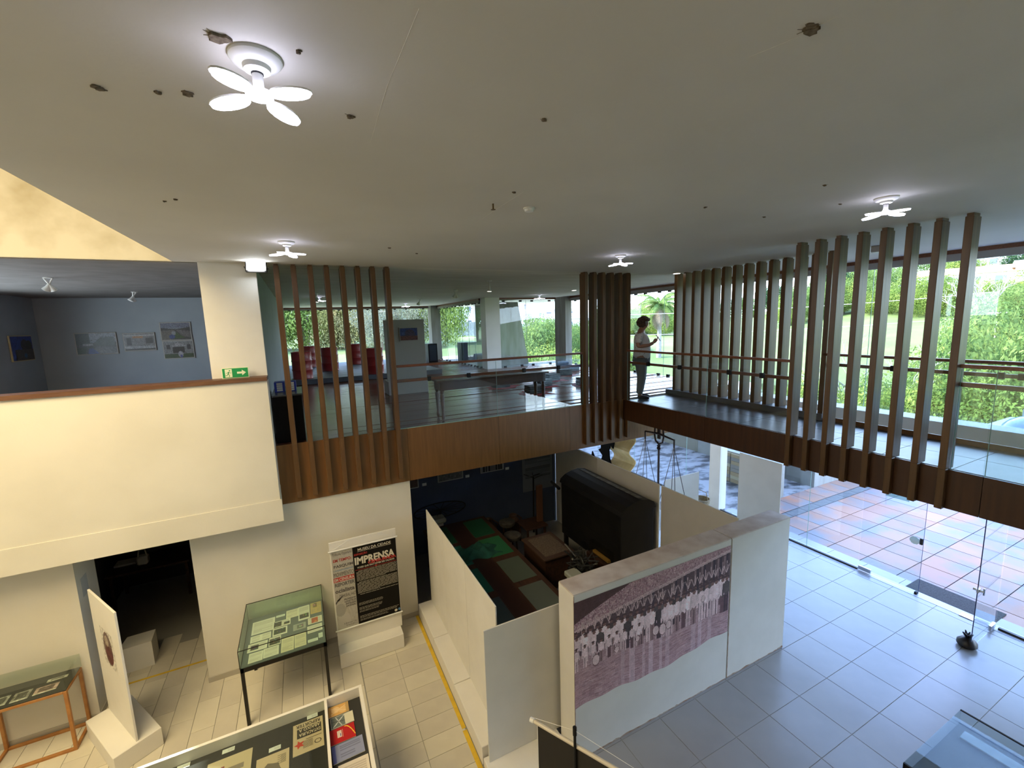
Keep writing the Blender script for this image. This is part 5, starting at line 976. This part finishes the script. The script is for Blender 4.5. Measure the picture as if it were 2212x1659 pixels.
MB().tube([(2.62,9.45,0),(2.62,9.45,1.05)], .03, 8).build('stand', m_bk, t)
for x, y, s, lb in ((3.75,9.3,1.0,'left clay pot on the floor by the blue wall'),(4.45,9.35,.9,'right clay pot on the floor by the blue wall')):
    t = thing('clay_pot', lb, 'pot', (x,y,0), 0, 'clay pots by the blue wall'); MB().lathe([(0,0),(.10*s,0),(.17*s,.12),(.22*s,.32*s),(.18*s,.48*s),(.09*s,.56*s),(.11*s,.62*s),(.08*s,.62*s),(.07*s,.56*s),(0,.5*s)], (x,y,0), 20).build('pot_body', P('dark_clay', (.11,.06,.04), rough=.8) if 'dark_clay' not in bpy.data.materials else bpy.data.materials['dark_clay'], t); MB().tube([(x+.2*s,y,.36*s),(x+.27*s,y,.46*s),(x+.12*s,y,.58*s)], .016, 6).build('handle', bpy.data.materials['dark_clay'], t)
# pictures on the dark blue wall
yw = 9.598
def wallpic(lb, x0, x1, z0, art): pic(lb, (x0,yw,z0), (x1-x0,0,0), (0,0,.62), art, frame=.025, fm=P('pale_frame', (.45,.45,.43), rough=.6) if 'pale_frame' not in bpy.data.materials else bpy.data.materials['pale_frame'], depth=.03, group='framed photos on the blue wall')
a = Art(30,30,(.20,.12,.10)); a.noise(.1,3); wallpic('framed brownish photo beside the cream wall edge, mostly behind the fascia', 1.62, 2.16, 1.68, a)
a = Art(30,30,(.30,.31,.31)); a.noise(.15,2); wallpic('framed grey photo, second on the blue wall', 2.66, 3.24, 1.70, a)
a = Art(40,40,(.40,.40,.40)); [a.rect(q,0,q+.07,.55,(.02,.02,.02)) for q in (.08,.19,.32,.66,.77,.88)]; a.rect(.42,0,.62,.5,(.30,.29,.28)); wallpic('framed photo showing a row of trouser legs on the blue wall', 3.74, 4.32, 1.72, a)
a = Art(80,110,(.20,.23,.26)); a.lines(.08,.74,.92,.97,9,(.07,.08,.10)); a.lines(.08,.52,.92,.70,7,(.07,.08,.10)); a.lines(.08,.24,.92,.45,8,(.07,.08,.10)); o = a.build('text_board', (4.885,yw-.012,.97), (.885,0,0), (0,0,1.4), m_print); tag(MB().box(4.88,5.775,yw-.010,yw,.965,2.375).build('text_panel', m_roomgrey), 'tall pale text panel on the blue wall beside the corner', 'text panel'); o.parent = bpy.data.objects['text_panel']
for i, x in enumerate((2.27,3.33,4.40)): tag(MB().box(x,x+.10,yw-.004,yw,1.66,1.725).build('caption_card', m_label), ['left','middle','right'][i]+' small caption card on the blue wall', 'label card', 'caption cards on the blue wall')
struct(boxes('trim_6', P('corner_trim', (.10,.14,.20), rough=.6), [(5.80,5.85,9.56,9.6,0,U-.62)]))
# ------------------------------------------------------------- behind the back partition
t = thing('balance_scale', 'tall antique iron balance scale with chains in front of the yard glass', 'scale', (6.9,6.92,0)); m_ir = P('dark_iron', (.045,.03,.028), rough=.35, metal=.5); yc = 6.92; xc = 6.9
MB().lathe([(0,0),(.22,0),(.22,.04),(.08,.10),(.03,.16),(0,.16)], (xc,yc,0), 16).build('foot', m_ir, t); MB().tube([(xc,yc,.1),(xc,yc,2.58)], .024, 10).build('column', m_ir, t)
MB().lathe([(0,0),(.035,.0),(.05,.03),(.03,.06),(.045,.09),(0,.12)], (xc,yc,2.48), 12).build('collar', m_ir, t)
MB().tube([(xc,yc-.12,2.95),(xc,yc-.13,2.78),(xc,yc-.10,2.66),(xc,yc,2.60),(xc,yc+.10,2.66),(xc,yc+.13,2.78),(xc,yc+.12,2.95)], .022, 8).build('fork', m_ir, t); MB().bbox(xc-.02,xc+.02,yc-.04,yc+.04,2.72,2.95,.006).build('pivot', m_ir, t)
MB().tube([(xc,yc-.43,2.785),(xc,yc,2.83),(xc,yc+.42,2.80)], [.016,.028,.016], 8).build('beam', m_ir, t)
for s in (-.43,.42):
    MB().tube([(xc,yc+s,2.80),(xc,yc+s,2.62)], .018, 6).build('hook', m_ir, t)
    for k in range(4): a = k*math.pi/2+.6; MB().tube([(xc,yc+s,2.64),(xc+.30*math.cos(a),yc+s+.30*math.sin(a),1.30)], .007, 5).build('chain', m_ir, t)
    MB().lathe([(0,0),(.28,0),(.33,.03),(.33,.035),(0,.02)], (xc,yc+s,1.28), 22).build('pan', m_ir, t)
part_panel('small white board standing beyond the back partition near the scale', 6.96, 8.02, 6.78, 6.80, 0, 1.80); part_panel('large white board in front of the lower glass wall', 8.87, 8.89, 5.42, 6.40, 0, 2.22)
t = thing('straw_basket', 'straw basket on the floor beside the small white board', 'basket', (9.05,7.55,.0)); MB().bbox(8.9,9.2,7.4,7.7,0,.42,.005).build('plinth', m_white, t); MB().lathe([(0,.42),(.13,.42),(.19,.56),(.21,.66),(.19,.66),(.17,.56),(0,.45)], (9.05,7.55,0), 18).build('basket_body', P('straw', (.36,.29,.18), (.24,.18,.10), 25, rough=.9, bump=.4), t); MB().tube([(9.05,7.36,.64),(9.05,7.42,.86),(9.05,7.68,.86),(9.05,7.74,.64)], .012, 6).build('handle', bpy.data.materials['straw'], t)
# wavy yellow sheet with black cut-out shapes
pr2 = []
for k in range(25): z = 1.2+1.45*k/24; pr2.append((6.98+.105*math.sin((z-1.73)*2*math.pi/.56), z))
poly = pr2 + [(p[0]+.02,p[1]) for p in pr2[::-1]]
t = thing('wavy_screen', 'wavy yellow wooden sheet standing beyond the back partition', 'sculpture', (6.98,8.2,0))
MB().prism(poly, 7.86, 8.66, T=Tm).build('corrugated_sheet', P('yellow_birch', (.72,.56,.28), (.62,.46,.20), 2, (1,4,1), rough=.55), t); 
for y in (7.92,8.58): MB().box(6.96,7.0,y,y+.04,0,1.3).build('leg', m_oldwood, t)
m_cut = P('matt_black', (.002,.002,.002), rough=.9, spec=.05)
t = thing('black_cutout', 'jagged black cut-out figure in front of the wavy yellow sheet', 'sculpture', (6.8,8.7,0)); Ty = Matrix(((0,0,1,0),(1,0,0,0),(0,1,0,0),(0,0,0,1)))
MB().prism([(8.50,1.25),(8.62,1.62),(8.85,1.70),(8.78,1.86),(8.95,1.98),(8.84,2.04),(8.86,2.32),(8.70,2.42),(8.40,2.46),(8.32,2.30),(8.36,2.14),(8.46,2.22),(8.52,2.06),(8.50,1.86),(8.40,1.66),(8.28,1.60)], 6.80, 6.83, T=Ty).build('figure', m_cut, t); MB().prism([(8.20,1.50),(8.34,1.46),(8.26,1.66)], 6.80, 6.83, T=Ty).build('spike', m_cut, t); MB().prism([(9.10,1.70),(9.28,1.62),(9.22,1.86)], 6.80, 6.83, T=Ty).build('spike', m_cut, t)
MB().box(6.80,6.83,8.2,9.3,1.0,1.5).build('base_board', m_black, t); MB().box(6.80,6.83,8.6,8.7,0,1.0).build('foot', m_black, t)
# ------------------------------------------------------------- right foreground
t = thing('flat_vitrine', 'dark-edged flat glass vitrine at the bottom right corner', 'display case', (5.6,1.0,0)); x0,x1,y0,y1 = 5.0,6.27,.2,1.70
for x in (x0,x1-.04):
    for y in (y0,y1-.04): MB().box(x,x+.04,y,y+.04,0,.70).build('leg', m_blackm, t)
MB().bbox(x0,x1,y0,y1,.70,.74,.004).build('base', P('vitrine_grey', (.12,.13,.135), rough=.7), t)
for b in ((x0,x1,y0,y0+.006,.74,.9),(x0,x1,y1-.006,y1,.74,.9),(x0,x0+.006,y0,y1,.74,.9),(x1-.006,x1,y0,y1,.74,.9),(x0,x1,y0,y1,.9,.906)): MB().box(*b).build('glass_pane', glass_mat('thin_glass', (.9,.93,.93), 1.22) if 'thin_glass' not in bpy.data.materials else bpy.data.materials['thin_glass'], t)
mb = MB(); mb.box(x1-.012,x1+.004,y0,y1,.898,.91); mb.box(x0,x0+.02,y0,y1,.73,.905); mb.box(x1-.01,x1+.002,y0,y1,.74,.75); mb.build('edge_strip', m_black, t)
mb = MB().bbox(6.03,6.17,.3,1.62,.742,.76,.004); tag(mb.build('reflection_strip', P('reflection_paint', (.42,.55,.66), (.30,.42,.52), 8, rough=.6)), 'pale strip painted as a light reflection inside the bottom right vitrine', 'strip')  # pale mottled strip stands for light reflected in the glass top
t = thing('small_bag', 'small tied black bag on the floor at the open glass door', 'bag', (9.13,2.5,0)); m_bag = P('black_plastic', (.012,.01,.012), rough=.35); MB().lathe([(0,0),(.09,0),(.125,.04),(.12,.09),(.07,.14),(.03,.17),(.0,.17)], (9.13,2.5,0), 18).build('bag_body', m_bag, t)
mb = MB(); 
for k in range(7): a = k*.9; mb.tube([(9.13,2.5,.16),(9.13+.03*math.cos(a),2.5+.03*math.sin(a),.19),(9.13+.07*math.cos(a),2.5+.06*math.sin(a),.22+.02*(k%2))], [.018,.022,.008], 6)
mb.build('knot', m_bag, t)
# black backdrop cloth on a white rod, cord and pole
A0 = Vector((1.47,2.84,2.05)); dv = Vector((1.787-1.47,2.268-2.84,0)); dv = dv.normalized(); B0 = A0+dv*1.9
bd = t = thing('backdrop_cloth', 'black cloth hanging from a pale rod in the bottom foreground', 'backdrop', A0)
MB().tube([A0,B0], .016, 10).build('rod', P('pale_rod', (.62,.56,.45), rough=.4), t); MB().tube([A0-dv*.02,A0+dv*.015], .020, 10).build('rod_cap', m_plast, t)
a, b = A0+dv*.05, B0-dv*.02; mb = MB(); nx = Vector((-dv.y,dv.x,0)); N = 24; vs = []
for k in range(N+1): p = a.lerp(b, k/N); w = .004*math.sin(k*1.3); vs += [p+nx*.0, p+nx*w-Vector((0,0,1.75))]
mb.add(vs, [(2*k,2*k+2,2*k+3,2*k+1) for k in range(N)]); o = mb.build('cloth', P('dull_black_cloth', (.020,.017,.013), rough=.9), t); so = o.modifiers.new('s','SOLIDIFY'); so.thickness = .004
MB().tube([a-nx*.004,a-nx*.004-Vector((0,0,1.75))], .004, 4).build('pale_hem', m_plast, t)
pole = A0+dv*.37; px = pole-Vector((0,.035,0)); t = thing('black_pole', 'slim black pole standing in front of the black backdrop cloth', 'pole', (px.x,px.y,0)); MB().tube([(px.x,px.y,.02),(px.x,px.y,2.16)], .011, 8).build('shaft', m_black, t); MB().tube([(px.x,px.y,2.16),(px.x,px.y,2.23)], .016, 8).build('tip', m_black, t); MB().lathe([(0,0),(.12,0),(.12,.02),(0,.03)], (px.x,px.y,0), 16).build('foot', m_black, t)
MB().tube([A0+Vector((.01,0,.02)),Vector((px.x,px.y,2.2)),B0+Vector((0,0,.02))], .0015, 4).build('cord', m_plast, bd)
# ------------------------------------------------------------- person on the bridge
def skinned(name, verts, edges, radii, mat, parent, root=0, sub=2):
    me = bpy.data.meshes.new(name); me.from_pydata(verts, edges, []); o = bpy.data.objects.new(name, me); COL.objects.link(o)
    md = o.modifiers.new('s', 'SKIN'); md.use_smooth_shade = True; sv = me.skin_vertices[0].data if me.skin_vertices else None
    if sv is None:
        bpy.context.view_layer.objects.active = o; bpy.context.view_layer.update(); sv = me.skin_vertices[0].data
    for i, r in enumerate(radii): sv[i].radius = r if isinstance(r, tuple) else (r, r); sv[i].use_root = (i == root)
    m2 = o.modifiers.new('b', 'SUBSURF'); m2.levels = sub; m2.render_levels = sub
    bpy.context.view_layer.update(); dg = bpy.context.evaluated_depsgraph_get(); nm = bpy.data.meshes.new_from_object(o.evaluated_get(dg)); nm.name = name
    bpy.data.objects.remove(o); nm.materials.clear(); nm.materials.append(mat); nm.polygons.foreach_set('use_smooth', [True]*len(nm.polygons)); return link(name, nm, parent)
pt = thing('person', 'person with dark curly hair, spotted white top and grey trousers looking down at a phone', 'person')
m_skin = P('skin', (.33,.17,.11), rough=.5); m_top_ = P('spotted_blouse', (.66,.66,.68), (.22,.16,.20), 26, rough=.8, contrast=(.60,.68)); m_trs = P('grey_trousers', (.16,.18,.20), rough=.8); m_hair = P('dark_hair', (.035,.018,.012), (.07,.035,.02), 30, rough=.6, bump=.5); m_shoe = P('dark_shoe', (.03,.03,.035), rough=.5)
V_ = [(0,0,.95),(.02,0,1.12),(0,0,1.28),(-.01,0,1.40),(.005,0,1.465),(.035,0,1.52),(.075,0,1.58),(.07,0,1.64)]; E_ = [(i,i+1) for i in range(7)]; R_2 = [.13,.12,.125,.11,.066,.062,(.075,.07),(.085,.075)]
for s in (-1,1):
    k = len(V_); V_ += [(-.02,s*.17,1.385),(-.05,s*.235,1.13),(.16,s*.15,1.155),(.235,s*.08,1.20)]; E_ += [(3,k),(k,k+1),(k+1,k+2),(k+2,k+3)]; R_2 += [.055,.044,.034,.030]
    k = len(V_); V_ += [(0,s*.095,.86),(.02,s*.10,.48),(-.02,s*.095,.10),(.03,s*.10,.05)]; E_ += [(0,k),(k,k+1),(k+1,k+2),(k+2,k+3)]; R_2 += [.095,.062,.042,.04]
skinned('body', V_, E_, R_2, m_skin, pt)
V_ = [(0,0,.83),(.02,0,1.0),(.02,0,1.16),(0,0,1.29),(-.01,0,1.40)]; E_ = [(i,i+1) for i in range(4)]; R_2 = [.185,.18,.17,.165,.115]
for s in (-1,1): k = len(V_); V_ += [(-.02,s*.175,1.39),(-.04,s*.215,1.25),(-.048,s*.225,1.20)]; E_ += [(4,k),(k,k+1),(k+1,k+2)]; R_2 += [.075,.072,.066]
skinned('blouse', V_, E_, R_2, m_top_, pt)
V_ = [(0,0,.95)]; E_ = []; R_2 = [.17]
for s in (-1,1): k = len(V_); V_ += [(0,s*.095,.84),(.02,s*.10,.48),(-.015,s*.097,.16),(-.015,s*.097,.10)]; E_ += [(0,k),(k,k+1),(k+1,k+2),(k+2,k+3)]; R_2 += [.128,.092,.070,.064]
skinned('trousers', V_, E_, R_2, m_trs, pt)
for s in (-1,1): skinned('shoe', [(-.06,s*.10,.045),(.03,s*.10,.05),(.13,s*.105,.035),(.17,s*.108,.03)], [(0,1),(1,2),(2,3)], [.042,.045,.038,.026], m_shoe, pt, sub=2)
hr = MB(); g = random.Random(2)
for k in range(110):
    a, e = g.uniform(0,2*math.pi), g.uniform(-.9,1.57); d = Vector((math.cos(a)*math.cos(e), math.sin(a)*math.cos(e), math.sin(e)))
    if d.x > .35 and d.z < .45: continue
    c = Vector((.04,0,1.625)) + Vector((d.x*.105,d.y*.10,d.z*.105)); r = g.uniform(.026,.042); hr.lathe([(0,-r),(r*.8,-r*.6),(r,0),(r*.8,r*.6),(0,r)], c, 7)
hr.lathe([(0,-.115),(.06,-.1),(.098,-.04),(.105,.02),(.09,.07),(.05,.105),(0,.115)], (.025,0,1.63), 16); hr.build('hair', m_hair, pt)
fc = MB().tube([(.142,0,1.620),(.165,0,1.588),(.145,0,1.578)], [.008,.014,.010], 6)
for s in (-1,1): fc.lathe([(0,-.018),(.010,-.01),(.012,.008),(0,.018)], (.06,s*.083,1.61), 8)
fc.build('nose_and_ears', m_skin, pt)
mb = MB()
for s in (-1,1): mb.lathe([(0,-.006),(.009,0),(0,.006)], (.146,s*.03,1.622), 8)
mb.tube([(.142,-.02,1.552),(.15,0,1.550),(.142,.02,1.552)], .005, 5); mb.build('eyes_and_mouth', P('face_dark', (.10,.04,.035), rough=.5), pt)
for s in (-1,1):
    w = Vector((.235,s*.08,1.20)); hd = MB(); up = Vector((.55,-s*.15,.8)).normalized(); sd = Vector((0,-s,0)); pl = w+up*.085
    hd.tube([w,w+up*.045,pl], [.026,.036,.034], 8)
    for q in range(4):
        b = pl+sd*(-.027+.018*q)-up*.01; L = (.06,.07,.066,.05)[q]; hd.tube([b,b+up*L*.5+Vector((.012,0,0)),b+up*L*.85+Vector((.005,-s*.012,0)),b+up*L-Vector((.008,s*.015,0))], [.010,.009,.0085,.007], 6)
    b = w+up*.03+sd*.03; hd.tube([w+up*.02,b+sd*.01+up*.02,b+sd*.025+up*.055], [.013,.011,.008], 6); hd.build('hand', m_skin, pt)
T = Matrix.Translation((.31,0,1.30))@Matrix.Rotation(math.radians(-35),4,'Y')
pt.location = (6.77,7.36,U+.002); pt.scale = (1.12,1.12,1.035); pt.rotation_euler.z = math.radians(-46)
ph = MB().bbox(-.006,.006,-.04,.04,-.08,.08,.003,T=Matrix.Translation(pt.location+Vector((.03,-.03,.045)))@Matrix.Rotation(math.radians(-46),4,'Z')@T).build('phone', m_black); tag(ph, 'dark phone held up in both hands of the person on the bridge', 'phone')
